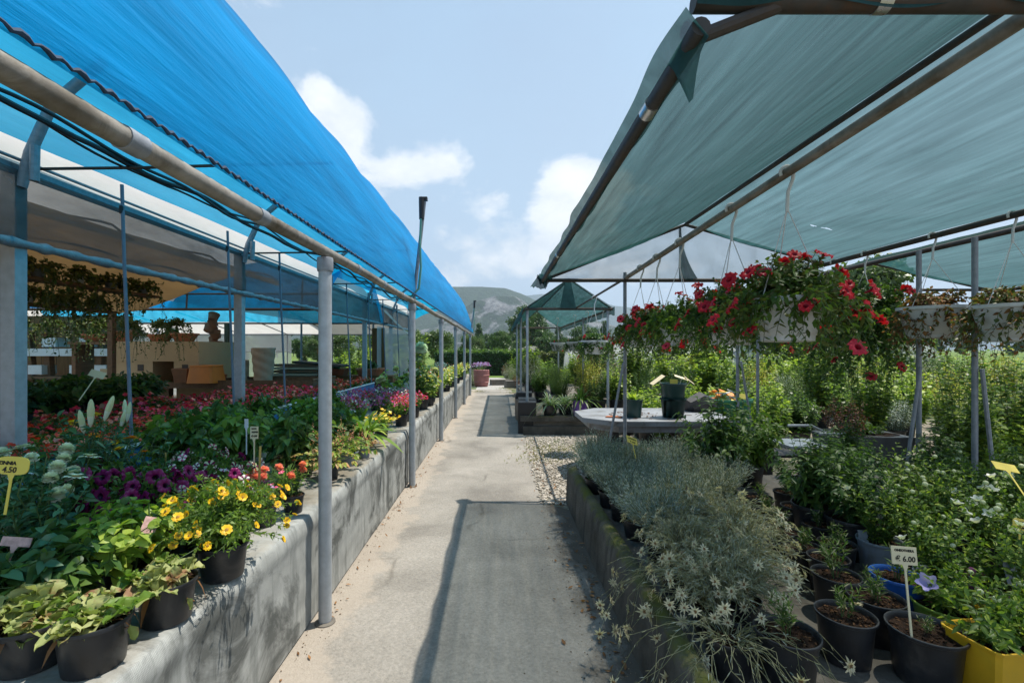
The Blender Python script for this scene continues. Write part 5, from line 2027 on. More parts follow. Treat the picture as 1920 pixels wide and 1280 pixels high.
m.grid(kerb, 140, 8)
m.box((-.025, 2.33, .17), (.09, .04, .33))
m.build('kerb', m_moss, bed, angle=50)
m = MB()
m.grid(lambda u, w: (.80 - .8 + 5.4 * u, -.4 - 2.6 + 5.3 * w, ZR + .012 * be(u * 9, w * 9)), 90, 80)
m.build('bed_floor', m_stone, bed, angle=180)
m = MB()
m.box((2.7, 2.29, .15), (5.4, .03, .29))
m.build('back_edge', m_moss, bed)
bed2 = thing('raised_bed', 'farther raised bed with stone front beneath the green net tent', 'raised bed', (3, 9, 0))
m = MB()
m.box((0, 4.1, .17), (4.7, 8.4, .34))
m.build('bed_body', m_stone, bed2)
m = MB()
m.box((-.15, -.11, .30), (4.9, .06, .10))
m.box((-.1, -.13, .08), (4.9, .07, .16))
m.build('edge_board', m_wood if False else m_moss, bed2)

# plants in pots at the front of the bed, placed by their rims


def rimpos(px, py, z=.49):
    return G(px, py, z)


FRONT = [
    ((1475, 1183), 'black', .118, .20, PR_TWIG[0], 'edelweiss_pot', 'black pot with one twiggy seedling, closest to the drooping edelweiss', 1.0),
    ((1585, 1150), 'black', .112, .19, PR_TWIGF, 'edelweiss_pot', 'black pot with a lone edelweiss bloom lying on its soil', 1.0),
    ((1642, 1118), 'black', .112, .19, PR_TWIG[1], 'seedling_pot', 'black pot with a pale rim and sprawling seedling behind the price card', 1.0),
    ((1735, 1178), 'black', .128, .20, PR_TWIG[3], 'seedling_pot', 'black pot carrying the ONEOTHERA price card in its soil', .45),
    ((1568, 1076), 'black', .108, .19, PR_TWIG[2], 'seedling_pot', 'black pot with tall thin seedling stems in the middle row', 1.25),
    ((1553, 1044), 'black', .10, .19, PR_TWIG[1], 'seedling_pot', 'black pot with sparse seedling, farthest back beside the edelweiss', .9),
    ((1683, 1078), 'blue', .112, .22, PR_TWIG[0], 'blue_pot', 'blue plastic pot with fine leaved seedling', 1.1),
    ((1775, 1133), 'lime', .125, .17, PR_BLUEB, 'lime_pot', 'lime green pot with a lilac blue balloon flower', 1.05),
    ((1650, 1012), 'grey', .115, .20, PR_BELL[2], 'balloon_flower_pot', 'grey pot with white balloon flowers and a grey plant label', 1.0),
    ((1768, 1078), 'grey', .115, .19, PR_BELL[1], 'balloon_flower_pot', 'grey pot of white balloon flower in front of the purple pot', .85),
    ((1868, 1092), 'purple', .155, .21, PR_BELL[0], 'balloon_flower_pot', 'wide purple pot with balloon flower plant', 1.0),
    ((1735, 1032), 'black', .115, .19, PR_BELL[0], 'balloon_flower_pot', 'black rimmed pot of white balloon flowers right behind the price card', 1.05),
]
for (q, kind, r, h, pr, nm, lab, s) in FRONT:
    x, y, z = rimpos(q[0], q[1], ZR + h)
    spawn(nm, lab, 'potted plant', (x, y, ZR + .004), getpot(kind, r, h, rim=.07), pr, random.uniform(0, 6.28), s)
for (q, lab, s, pr) in (((1858, 1192), 'yellow square pot with leafy seedling, nearest the corner of the photo', 1.0, PR_BLUE0), ((1908, 1150), 'yellow square pot behind the nearest yellow one', .9, PR_BLUE0)):
    x, y, z = rimpos(q[0], q[1], ZR + .22)
    t = spawn('yellow_pot', lab, 'potted plant', (x, y, ZR + .004), getpot('yellow', .108, .22, rim=.05, sq=.86, n=40), pr, R(8), s)
for i, (px, py, s, k) in enumerate(((1700, 985, 1.0, 0), (1790, 1000, 1.05, 2), (1850, 1020, 1.0, 0), (1900, 1040, 1.0, 1), (1760, 960, 1.1, 1), (1840, 965, 1.1, 2), (1915, 990, 1.1, 0), (1690, 950, 1.1, 2), (1990, 1050, 1, 1))):
    x, y, z = rimpos(px, py, ZR + .19)
    spawn('balloon_flower_pot', 'white balloon flower plant in the crowded rows behind the coloured pots', 'potted plant', (x, y, ZR + .004), getpot('black', .11, .19), PR_BELL[k], i * 1.3, s, 'white balloon flowers in rows')
for (px, py, s, k, lab) in ((1598, 970, .62, 1, 'dark leafed shrub in a big black pot between the edelweiss and balloon flowers'),
                            (1530, 945, .7, 0, 'leafy shrub behind the edelweiss in a deep black pot')):
    x, y, z = rimpos(px, py, ZR + .24)
    spawn('potted_shrub', lab, 'potted shrub', (x, y, ZR + .004), getpot('black', .15, .24), PR_CHILI[k], k, s)
# grey plant labels
for (px, py, Y, lab, h) in ((1625, 1005, 2.72, 'grey plant label with dark spots in the grey pot', .11), (1795, 1050, 2.28, 'large grey plant label standing among the balloon flowers', .15), (1904, 1065, 2.1, 'narrow pale plant label at the purple pot', .1)):
    x, y, z = P(px, py, Y)
    tagsign(lab, (x, y, z - h), .045 if h < .14 else .06, h, .03, m_greypot if h < .12 else m_tag_w, [], R(-15), R(-10), R(-6), name='plant_label')
x, y, z = P(1711, 1058, 1.80)
tagsign('cream price card lettered ONEOTHERA 6.00 on a thin stick', (x, y, .47), .098, .068, z - .47 - .02, m_tag_c, [('ONEOTHERA', .0125, .049, 0), ('€ 6.00', .029, .012, .002)], R(-2), R(-12), R(4))
x, y, z = P(1909, 985, 2.3)
tagsign('orange yellow price tag cut by the edge of the photo', (x, y, z - .2), .07, .06, .17, m_tag_y, [('PLATY', .014, .038, 0), ('€ 5.00', .015, .012, 0)], R(-6), R(-6), R(8), True)
x, y, z = P(1925, 850, 2.6)
tagsign('pale yellow tag tilted at the edge of the photo above the balloon flowers', (x, y, z - .25), .11, .07, .22, m_tag_y, [], R(-20), R(-60), R(10))
x, y, z = P(1205, 818, 4.1)
tagsign('tilted yellow price tag standing in the silver lavender', (x - .06, y, z - .19), .12, .075, .15, m_tag_y, [('LAVANDA', .02, .045, 0), ('€ 4.00', .022, .012, 0)], R(20), R(-42), R(22))
x, y, z = P(1296, 920, 3.05)
tagsign('dark tag seen from behind between lavender and edelweiss', (x, y, z - .16), .05, .045, .14, m_dpipe, [], R(60), R(-10))

rr = random.Random(12)
n = 0
for y in (3.25, 3.58, 3.92, 4.26, 4.6):
    for x in (.93, 1.25, 1.57, 1.89):
        if x > 1.8 and y < 3.9 or (y < 3.4 and x > 1.4):
            continue
        yy, xx = y + rr.uniform(-.06, .06), x + rr.uniform(-.06, .06)
        spawn('potted_lavender', 'silver grey lavender in the dense block at the bed corner', 'potted plant', (xx, yy, ZR + .004), getpot('black', .095, .13), PR_LAV[n % 3], rr.uniform(0, 6.28), rr.uniform(.98, 1.15), 'silver lavender block')
        n += 1
for (x, y, s, k, lab) in ((1.0, 2.92, 1.15, 0, 'bluish lavender overhanging the mossy kerb between edelweiss and the block behind'), (1.02, 4.82, 1.1, 0, 'lavender at the far corner of the bed beside the gravel')):
    spawn('potted_lavender', lab, 'potted plant', (x, y, ZR + .004), getpot('black', .095, .13), PR_LAV[k], rr.uniform(0, 6.28), s)
for i, (x, y, s, k) in enumerate(((1.12, 2.2, .95, 0), (1.0, 2.5, 1.0, 1), (1.28, 2.5, 1.05, 2), (1.05, 2.8, 1.0, 0), (1.4, 2.82, 1.05, 1), (1.25, 3.05, 1.05, 2), (.98, 2.15, .9, 2))):
    spawn('potted_edelweiss', 'upright clump of woolly edelweiss with star flowers in the middle of the bed', 'potted plant', (x, y, ZR + .004), getpot('black', .10, .14), PR_EDEL[k], i * 1.7, s, 'edelweiss clumps')
spawn('potted_edelweiss', 'sprawling edelweiss drooping low over the kerb at the bottom of the photo', 'potted plant', (.93, 1.9, ZR + .004), getpot('black', .10, .15), PR_EDELH, .5, 1.15)
spawn('potted_edelweiss', 'edelweiss leaning out over the kerb towards the path', 'potted plant', (.92, 2.4, ZR + .004), getpot('black', .10, .15), PR_EDELH, 2.1, 1.0)
CH = [(2.0, 4.2, 1.0, 0, 'tall fresh green bush next to the lavender block'), (2.4, 4.5, .84, 2, 'bush with bright tips behind the tall fresh green one'), (2.75, 3.75, .66, 1, 'dark bush right of the tall fresh green one'),
      (3.55, 4.75, .55, 0, 'bush between the dark one and the dried planters'), (3.35, 3.6, .58, 1, 'dark low bush below the grey posts'), (3.9, 4.2, .6, 0, 'bush under the dried planters'), (2.5, 3.35, .62, 0, 'smaller bush in front of the dark one'),
      (3.15, 3.1, .58, 2, 'bright bush behind the balloon flowers'), (3.65, 3.25, .6, 1, 'dark bush at the right edge behind the balloon flowers'), (4.3, 3.8, .65, 2, 'bush at the right edge of the photo under the dried planters')]
for i, (x, y, s, k, lab) in enumerate(CH):
    spawn('potted_shrub', 'bushy pepper plant, ' + lab, 'potted shrub', (x, y, ZR + .004), getpot('black', .13, .2), PR_CHILI[k], i * 2.1, s)

for i, (x, y) in enumerate(((1.78, 2.95), (1.98, 2.75), (2.08, 3.05), (1.85, 3.25), (2.15, 3.4), (1.72, 3.5), (2.0, 3.62), (2.3, 3.75), (2.2, 2.95), (1.75, 2.7))):
    spawn('seedling_pot', 'black pot of sparse seedlings in the dark gap between the edelweiss and the bushes', 'potted plant', (x, y, ZR + .004), getpot('black', .10, .17), PR_TWIG[i % 4], i * 1.1, .9, 'seedling pots in the dark gap')
# ------------------------------------------------------------------ table and what stands on it
tb = thing('picnic_table', 'grey plastic table with chamfered corners beyond the lavender', 'table', (2.2, 6.2, 0))
m = MB()


def octo(x0, x1, y0, y1, c, z0, z1):
    o = [(x0 + c, y0), (x1 - c, y0), (x1, y0 + c), (x1, y1 - c), (x1 - c, y1), (x0 + c, y1), (x0, y1 - c), (x0, y0 + c)]
    vs = [(a, b, z0) for a, b in o] + [(a, b, z1) for a, b in o]
    fs = [tuple(reversed(range(8))), tuple(range(8, 16))] + [(i, (i + 1) % 8, (i + 1) % 8 + 8, i + 8) for i in range(8)]
    return vs, fs


m.add(*octo(-1.15, .75, -.62, .68, .34, .69, .75))
m.build('top', m_table, tb, angle=25)
m = MB()
m.add(*octo(-1.05, .65, -.52, .58, .3, .60, .69))
m.build('apron', m_table, tb, angle=25)
for sx in (-1, 1):
    p = MB()
    p.box((-.2 + sx * .55, .0, .3), (.1, .9, .6), Matrix.Rotation(R(7 * sx), 3, 'Y'))
    p.box((-.2 + sx * .36, 0, .42), (.06, .07, .5), Matrix.Rotation(R(-38 * sx), 3, 'Y'))
    p.build('leg', m_dpipe, tb)
m = MB()
m.add(*octo(-1.0, 1.0, -.22, .22, .1, 0, .03))
m.v = [(a + 2.35, b + 5.35, c + .42) for a, b, c in m.v]
for sx in (1.7, 3.0):
    m.box((sx, 5.35, .21), (.06, .3, .42))
tag(m.build('bench_seat', m_dpipe, None), 'dark low seat in front of the grey table', 'bench')
m = MB()
rs = random.Random(3)
for i in range(60):
    x, y = 1.45 + abs(rs.gauss(0, .5)), 5.75 + rs.uniform(0, .7)
    m.box((x, y, .755), (rs.uniform(.01, .05), rs.uniform(.005, .02), .004), Matrix.Rotation(rs.uniform(0, 3), 3, 'Z'))
tag(m.build('plant_litter', plain('dry_soil_crumbs', (.15, .07, .035), .95, 0, .4, 30)), 'scattered brown crumbs and dry leaves on the grey table top', 'litter', kind='stuff')
m = MB()
m.add([(1.33, 5.9, .757), (1.52, 5.86, .757), (1.56, 5.93, .757), (1.38, 5.98, .757), (1.33, 5.9, .764), (1.52, 5.86, .768), (1.56, 5.93, .766), (1.38, 5.98, .764)],
      [(3, 2, 1, 0), (4, 5, 6, 7), (0, 1, 5, 4), (1, 2, 6, 5), (2, 3, 7, 6), (3, 0, 4, 7)])
tag(m.build('clay_shard', m_terra), 'flat reddish clay shard on the near corner of the grey table', 'shard')
x, y, z = P(1187, 778, 5.95)
spawn('fern_pot', 'dark green pot with bright lime fronds on the grey table', 'potted plant', (x, y, .752), getpot('dgreen', .125, .23), PR_FERN, .4, 1.25)
x, y, z = P(1262, 780, 5.95)
t = thing('pot_stack', 'tall stack of two dark plastic pots holding blank cream tags on the grey table', 'pot stack', (x, y, .752))
a = getpot('dgreen', .16, .24, soil=False)
l = link('pot', a[0][0][1], t)
b_ = getpot('black', .16, .24, soil=False)
l = link('pot', b_[0][0][1], t)
l.location = (.0, 0, 0)
link('pot', a[0][0][1], t).location = (.0, .0, .19)
for (dx, lean, rz, w, mt, lab) in ((-.10, -34, 10, .20, m_tag_c, 'blank cream T shaped tag leaning out over the fern pot'), (.05, 18, -10, .17, m_tag_c, 'blank cream T shaped tag leaning right in the pot stack'), (.13, 38, 0, .15, m_tag_c, 'thin cream tag seen edge on in the pot stack'), (.0, 2, 5, .10, m_tag_y, 'short yellow tag in the middle of the pot stack')):
    tagsign(lab, (x + dx * .6, y - .03, .752 + .28), w, .075 if mt is m_tag_c else .1, .22 if mt is m_tag_c else .10, mt, [], R(rz), R(-6), R(lean), ptilt=R(-68) if mt is m_tag_c else 0)
t = thing('green_tub', 'big green plastic tub with yellow and orange packets behind the table', 'tub', (3.3, 6.85, .12))
link('pot', pot(.36, .78, m_greenpot, .06, 0, False, 36, .82)[0][0][1], t)
m = MB()
for i in range(26):
    a, q = rs.uniform(0, 6.28), rs.uniform(0, .26)
    m.mat = i % 3
    m.box((q * math.cos(a), q * math.sin(a), .76 + rs.uniform(-.02, .12)), (.12, .09, .012), Matrix.Rotation(rs.uniform(0, 3), 3, 'Z') @ Matrix.Rotation(rs.uniform(-.9, .9), 3, 'X'))
tag(m.build('packets', [m_tag_y, m_orange, m_tag_w], t), kind='stuff')
m = MB()
m.tube([(2.62, 6.5, .80), (2.8, 6.55, .86), (3.0, 6.6, .82)], [.12, .16, .1], 8)
tag(m.build('folded_sack', m_cable), 'crumpled black sack between the pot stack and the green tub', 'sack')
m = MB()
m.tube([(3.75, 5.5, .62), (4.05, 5.5, .62), (4.3, 5.5, .5), (4.38, 5.5, .1)], .016, 8)
m.tube([(3.75, 6.1, .62), (4.05, 6.1, .62), (4.3, 6.1, .5), (4.38, 6.1, .1)], .016, 8)
m.box((3.75, 5.8, .45), (.6, .5, .02))
tag(m.build('cart', m_galv), 'low grey tubular cart behind the bushes', 'cart')
t = thing('grey_trough', 'long grey trough of wilted plants beyond the dark bushes', 'trough', (4.4, 5.7, .32))
p = MB()
p.box((0, 0, .13), (.85, .42, .26), taper=1.08)
p.build('trough', plain('dark_grey_plastic', (.06, .062, .064), .5, 0, .2, 8), t)
p = MB()
p.disc(.44, .262, 24, bumpy=.02)
p.v = [(a, b * .45, c) for a, b, c in p.v]
p.build('soil', m_soil, t)
link('foliage', PR_SHRUB['red'][0].ch[0][1], t).location = (-.2, 0, .22)
link('foliage', PR_SMALLF[0].ch[0][1], t).location = (.2, 0, .22)
link('foliage', PR_BROADG[2].ch[0][1], t).location = (.0, .05, .2)
for x in (3.9, 4.7):
    p = MB()
    p.box((x, 5.7, .16), (.3, .4, .31))
    tag(p.build('stone_block', m_stone), 'rough concrete block under the %s end of the grey trough' % ('near' if x < 4 else 'far'), 'block')

# strap leaved plants on the farther bed
spawn('spider_plant', 'variegated spiky plant at the corner of the farther bed', 'potted plant', (.98, 9.05, .342), getpot('black', .15, .2), PR_SPIDER, 1, 1.5)
spawn('spider_plant', 'second variegated spiky plant leaning over the farther bed front', 'potted plant', (1.3, 9.25, .342), getpot('black', .15, .2), PR_SPIDER, 3, 1.35)
spawn('violet_pot', 'long leaved plant in a violet pot left of the grey table', 'potted plant', (1.55, 9.0, .342), getpot('violet', .15, .3), PR_AGAP, 2, 1.4)
m = MB()
for i in range(5):
    m.box((.55 + .02 * (i % 2), 9.15 + i * .5, .30 + .05 * (i % 2)), (.34, .45, .6 - .08 * (i % 3)), Matrix.Rotation(.1 * (i % 3 - 1), 3, 'Z'))
tag(m.build('crate_row', m_cable), 'dark bagged heap at the path corner of the farther bed', 'sack')

# ------------------------------------------------------------------ hanging baskets
HB = {}


def basket(label, x, y, zr, ztop, r, h, pr, group, rz, s=1.0):
    """white hanging pot: strap hook over the rail at height zr, three wires, pot with its rim at ztop"""
    t = thing('hanging_basket', label, 'hanging basket', (x, y, ztop - h), rz, group)
    key = (r, h)
    if key not in HB:
        m = MB()
        m.lathe([(.001, 0), (r * .62, 0), (r * .70, .006), (r * .71, .03), (r * .73, .034), (r * .97, h - .03), (r * 1.03, h - .026), (r * 1.04, h), (r * .97, h), (r * .93, h - .05)], 32)
        HB[key] = m.mesh('pot', m_whitepot)
        s_ = MB()
        s_.disc(r * .94, h - .03, 20, bumpy=.006)
        HB[key + (1,)] = s_.mesh('soil', m_soil, angle=180)
    link('pot', HB[key], t)
    link('soil', HB[key + (1,)], t)
    top = zr - (ztop - h)
    m = MB()
    for k in range(3):
        a = 2 * PI * k / 3 + .3
        m.tube([(r * math.cos(a), r * math.sin(a), h - .01), (.008 * math.cos(a), .008 * math.sin(a), top - .2)], .0026, 5)
    m.build('wire', m_wire, t)
    m = MB()
    n = 12
    c, sn = math.cos(-rz), math.sin(-rz)
    pts = [(0, 0, top - .2), (.004, 0, top - .1), (.03, 0, top - .03)] + [(.034 * math.cos(a), 0, top + .034 * math.sin(a)) for a in np.linspace(-.4, PI + .5, n)]
    m.tube([(q[0] * c, q[0] * sn, q[2]) for q in pts], .0085, 6)
    m.build('hook', m_wire, t)
    for nm, me, l, q, sc, kind in pr.ch:
        o = link(nm, me, t)
        o.location = (l[0] * s, l[1] * s, l[2] * s + h - .035)
        if q is not None:
            o.rotation_mode = 'QUATERNION'
            o.rotation_quaternion = q
        o.scale = (sc * s,) * 3
        if kind:
            o['kind'] = kind
    return t


def zrail(y):
    return 2.53 - .1 * (y - 1.0) / 4.4


FR = [(2.38, 1.86, .17, .22, 0, 'white hanging basket of crimson petunias, closest of the row on the rail', .95), (2.95, 1.84, .165, .21, 1, 'white hanging basket of crimson petunias, second along the rail', .9),
      (3.8, 1.83, .165, .2, 2, 'white hanging basket of crimson petunias, third along the rail', .9), (4.35, 1.83, .16, .2, 1, 'white hanging basket of crimson petunias just before the last one on the rail', .85),
      (4.85, 1.83, .16, .2, 0, 'white hanging basket of crimson petunias at the far end of the rail', .85)]
for i, (y, zt, r, h, k, lab, s) in enumerate(FR):
    basket(lab, 1.46, y, zrail(y), zt, r, h, PR_TRAIL[k], 'crimson petunia baskets on the rail', [1.1, 3.3, .2, 4.4, 2.5][i], s)
basket('big trailing petunia basket with few red flowers on the farther rail', 3.74, 4.8, 2.58, 1.98, .17, .22, PR_TRAIL[3], 'baskets on the farther rail', 2.2, 1.25)
basket('trailing basket of green petunias half hidden behind the big one', 3.74, 5.25, 2.58, 1.95, .17, .22, PR_TRAIL[2], 'baskets on the farther rail', 5, 1.1)
basket('white hanging planter of dried brown creepers left of the last one', 3.74, 4.05, 2.58, 1.97, .24, .27, PR_TRAILD[0], 'baskets on the farther rail', 1, 1.0)
basket('white hanging planter of dried creepers at the right edge', 3.74, 3.42, 2.58, 1.93, .22, .27, PR_TRAILD[1], 'baskets on the farther rail', 3, 1.0)
for i, (x, y, z, k, s, lab) in enumerate(((2.05, 9.3, 1.75, 1, 1.0, 'dark trailing basket at the corner of the green tent'), (1.85, 11.5, 1.8, 0, .9, 'white trough of trailing plants inside the green tent'),
                                          (1.55, 12.5, 1.8, 0, .8, 'small trailing basket farther inside the green tent'), (1.95, 10.4, 1.8, 1, 1.0, 'purple leaved trailing basket inside the green tent'), (1.5, 7.4, 1.75, 0, 1.0, 'trailing basket between the rail post and the green tent'))):
    basket(lab, x, y, 2.42, z, .2, .22, PR_TRAILG[k], 'baskets at the green tent', i * 1.2, s)
# rail carrying the basket between the canopies
m = MB()
m.tube([(1.46, 5.4, 2.43), (1.5, 9.1, 2.42)], .016, 8)
tag(m.build('connecting_rail', m_dpipe), 'thin dark rail linking the near canopy with the green tent', 'rail')

# ------------------------------------------------------------------ shrub rows on the right
rr = random.Random(77)
SP = ['lime', 'green', 'climb', 'fine', 'gold', 'dark', 'silver', 'green', 'lime', 'fine']
SLAB = {'lime': 'bushy lime leaved shrub in the rows right of the path', 'green': 'mid green bushy shrub in the rows right of the path', 'climb': 'tall broad leaved climber trained upright in the rows at right',
        'fine': 'feathery fine leaved shrub in the rows right of the path', 'gold': 'golden leaved shrub in the rows right of the path', 'dark': 'dark evergreen shrub in the rows right of the path', 'silver': 'silvery shrub in the rows right of the path', 'red': 'dark red shrub'}


def shrub(sp, k, x, y, s, z=0.0, lab=None, grp=True):
    spawn('potted_shrub' if z < .3 or True else '', lab or SLAB[sp], 'potted shrub', (x, y, z), getpot('black', .17, .26), PR_SHRUB[sp][k % len(PR_SHRUB[sp])], rr.uniform(0, 6.28), s,
          ('%s shrubs at right' % sp) if grp and not lab else None)


# a row right behind the bed, then rows up to the far side
for i in range(13):
    x = 5.05 + i * .52 + rr.uniform(-.1, .1)
    y = 5.0 + rr.uniform(-.2, .9)
    shrub(['climb', 'lime', 'climb', 'gold', 'climb', 'lime'][i % 6], i, x, y, rr.uniform(.85, 1.1))
for row, y0 in enumerate((7.7, 8.7, 9.9, 11.2, 12.8, 14.6, 16.6)):
    nx = [9, 10, 10, 11, 11, 12, 12][row]
    for i in range(nx):
        x = 2.45 + .25 * (row % 2) + i * (.85 + .05 * row) + rr.uniform(-.2, .2) + (.3 if row > 1 else 0)
        sp = SP[(i * 3 + row * 5 + rr.randint(0, 2)) % 10]
        shrub(sp, i, x, y0 + rr.uniform(-.3, .3), rr.uniform(.85, 1.15) * (1, 1.1, 1.2, 1.3, 1.4, 1.45, 1.5)[row], .34 if 9 <= y0 <= 17 and x < 5.3 else 0)
for (x, y, sp, s, lab) in ((1.85, 10.2, 'gold', .95, 'bright golden grass like shrub under the green tent edge'), (2.4, 9.6, 'lime', .85, 'yellowish shrub right of the golden one'), (2.9, 9.2, 'dark', 1.0, 'dark bushy conifer behind the pot stack'),
                           (2.0, 9.5, 'dark', .75, 'dark upright rosemary beside the right tent post'), (1.35, 10.4, 'fine', .85, 'feathery bright green shrub beneath the green tent'), (1.0, 11.4, 'green', .7, 'green shrub behind the path side tent posts'),
                           (1.75, 9.45, 'red', .6, 'small dark red leaved plant in the farther bed'), (.9, 14.0, 'silver', 1.3, 'tall silvery shrub by the path at the back of the tent'), (2.3, 12.0, 'gold', 1.2, 'tall golden shrub deeper behind the green tent'), (.95, 16.6, 'lime', 1.5, 'yellow green young tree at the rear of the tent'),
                           (2.6, 7.3, 'lime', .8, 'lime shrub behind the grey table'), (3.1, 7.9, 'green', .9, 'green shrub behind the pot stack'), (4.0, 7.0, 'lime', 1.0, 'lime shrub right of the green tub'), (3.95, 7.9, 'climb', .9, 'climber behind the green tub'), (1.6, 13.4, 'fine', 1.0, 'feathery shrub far inside the tent')):
    shrub(sp, 0, x, y, s, .34 if y > 9 and x > .7 else 0, lab)

for i in range(16):
    sp = ['green', 'lime', 'climb', 'dark'][i % 4]
    spawn('tall_shrub', {'green': 'tall green shrub closing off the far right side', 'lime': 'tall lime leaved shrub closing off the far right side', 'climb': 'tall broad leaved shrub closing off the far right side', 'dark': 'tall dark shrub closing off the far right side'}[sp],
          'shrub', (6.5 + 1.15 * i, 19.5 + rr.uniform(-1, 2) + .3 * i, 0), None, PR_SHRUB[sp][i % 2], i, rr.uniform(1.7, 2.3), 'tall %s shrubs at the far right' % sp)
# ------------------------------------------------------------------ beyond the path
t = thing('flower_barrel', 'big faded red barrel of lavender coloured flowers at the end of the path', 'planter', (-.78, 20.6, 0))
m = MB()
m.lathe([(.001, 0), (.27, 0), (.3, .08), (.335, .3), (.35, .55), (.345, .72), (.32, .74), (.30, .7), (.3, .6)], 28)
for z in (.2, .5):
    m.lathe([(.325 + .02 * (z > .3), z - .02), (.345 + .018 * (z > .3), z), (.325 + .02 * (z > .3), z + .02)], 28)
m.build('pot', m_barrel, t)
pr = P_mass(120, .3, .34, [g_mid, g_grey], [p_viol, p_blue], 40, .03, 240, .06, .02)
for nm, me, l, q, sc, kind in pr.ch:
    o = link(nm, me, t)
    o.location = (0, 0, .68)
    o.scale = (1.1, 1.1, 1.3)
    if kind:
        o['kind'] = kind
for i, (x, y, h) in enumerate(((.1, 21.5, .25), (.75, 20.0, .3))):
    m = MB()
    m.box((x, y, h / 2), (1.0, .5, h), Matrix.Rotation(.2, 3, 'Z'))
    tag(m.build('stone_trough', m_stone), ['low dark stone trough beyond the end of the path', 'dark stone block at the right of the far path'][i], 'trough')
for i in range(44):
    x, y = rr.uniform(-2.6, 6), rr.uniform(18.6, 27)
    if -.95 < x < .35:
        x += 1.6
    sp = ['silver', 'fine', 'green', 'red', 'lime'][i % 5]
    spawn('garden_shrub', {'silver': 'low silvery shrub in the garden past the path end', 'fine': 'low feathery shrub in the garden past the path end', 'green': 'low green shrub in the garden past the path end',
                           'red': 'low dark red shrub in the garden past the path end', 'lime': 'low lime shrub in the garden past the path end'}[sp], 'shrub', (x, y, 0), None, PR_SHRUB[sp][0], i, rr.uniform(.6, 1.05) * (1.4 if x > .35 else .9), sp + ' shrubs past the path end')


def tree_proto(seed, h, r, trunk_h, lm, n=2600, L=.34, clumps=26, cone=False):
    rng = np.random.default_rng(seed)
    c = rng.normal(0, 1, (clumps, 3))
    c = unit(c) * rng.uniform(.25, 1, (clumps, 1)) ** .6
    cz = trunk_h + (h - trunk_h) * (.5 + .46 * c[:, 2])
    wz = np.sin(np.clip((cz - trunk_h * .8) / (h - trunk_h * .8), .03, 1) * PI * (.62 if not cone else .98) + (.45 if not cone else 0)) if not cone else np.clip(1.05 - (cz - trunk_h) / (h - trunk_h), .05, 1)
    C = np.stack([c[:, 0] * r * np.abs(wz), c[:, 1] * r * np.abs(wz), cz], -1)
    cr = rng.uniform(.22, .42, clumps) * r * (.8 if cone else 1)
    i = rng.integers(0, clumps, n)
    d = unit(rng.normal(0, 1, (n, 3))) * (rng.uniform(0, 1, (n, 1)) ** .45)
    O = C[i] + d * cr[i][:, None] * np.array([1, 1, .8])
    D = rng.normal(0, 1, (n, 3))
    V, Q = place(T_DIA, O, D, d + rng.normal(0, .6, (n, 3)) + np.array([0, 0, .5]), L * rng.uniform(.6, 1.2, n), L * .6, .1)
    crown = quads('crown', [(V, Q, 0)], [lm])
    m = MB()
    m.tube([(0, 0, 0), (.05 * h * .2, 0, trunk_h * .7), (0, .02 * h, trunk_h + (h - trunk_h) * .55)], [.035 * h * .6, .024 * h * .6, .008 * h * .6], 8)
    for k in range(6):
        j = k * 4 % clumps
        m.tube([(0, 0, trunk_h * (.7 + .08 * k)), tuple(C[j] * np.array([.5, .5, .85])), tuple(C[j])], [.012 * h * .6, .008 * h * .6, .003 * h], 6)
    trunk = m.mesh('trunk', m_wood)
    return crown, trunk


TREES = [tree_proto(130, 9, 3.4, 1.0, g_tree, 8000, .44, 34), tree_proto(131, 11, 3.9, 1.4, g_tree, 9000, .46, 38), tree_proto(132, 8, 3.2, .9, g_tree2, 7000, .40, 32), tree_proto(133, 10, 2.1, .6, g_tree, 7000, .38, 46, True)]


def tree(k, x, y, s, label, group=None, rz=0.0):
    t = thing('tree', label, 'tree', (x, y, -.05), rz, group)
    for nm, me in zip(('crown', 'trunk'), TREES[k]):
        link(nm, me, t).scale = (s, s, s)
    return t


TLAB = ['dark green round crowned tree in the belt beyond the nursery', 'tall spreading tree in the belt beyond the nursery', 'pale green loose tree in the belt beyond the nursery', 'dark conical tree in the belt beyond the nursery']
rr = random.Random(9)
tree(2, -5.0, 38, .44, 'pale loose tree showing between the second and third canopy poles')
tree(1, 4.9, 78, .82, 'tallest round tree straight beyond the end of the path')
tree(0, -2.4, 84, .55, 'dark tree left of the tallest one beyond the path end')
tree(0, 12.5, 70, .66, 'broad dark tree seen through the green tent')
for i in range(64):
    x = -120 + i * 4.0 + rr.uniform(-2, 2)
    y = 104 + rr.uniform(-8, 24)
    k = [0, 1, 2, 0, 3][rr.randint(0, 4)]
    tree(k, x, y, rr.uniform(.55, .85), TLAB[k], ['round trees in the belt', 'spreading trees in the belt', 'pale trees in the belt', 'conical trees in the belt'][k], rr.uniform(0, 6))
for i in range(24):
    x = -26 + i * 2.9 + rr.uniform(-.8, .8)
    k = [0, 2, 1, 0][rr.randint(0, 3)]
    tree(k, x, 50 + rr.uniform(-6, 10), rr.uniform(.34, .46) * (1.0 if k != 1 else .8), ['smaller dark rounded tree in the nearer row behind the hedge', 'smaller spreading tree in the nearer row behind the hedge', 'smaller pale tree in the nearer row behind the hedge'][k],
         ['small dark trees behind the hedge', 'small spreading trees behind the hedge', 'small pale trees behind the hedge'][k], rr.uniform(0, 6))
tree(2, 20, 26, .9, 'pale tree standing right behind the low dark net canopy')
tree(0, 14.5, 23, .72, 'dark tree rising between the two net canopies')

# clipped hedge
t = thing('hedge', 'dark clipped hedge with lighter top beyond the end of the path', 'hedge', (-1.0, 30, 0))
rng = np.random.default_rng(140)


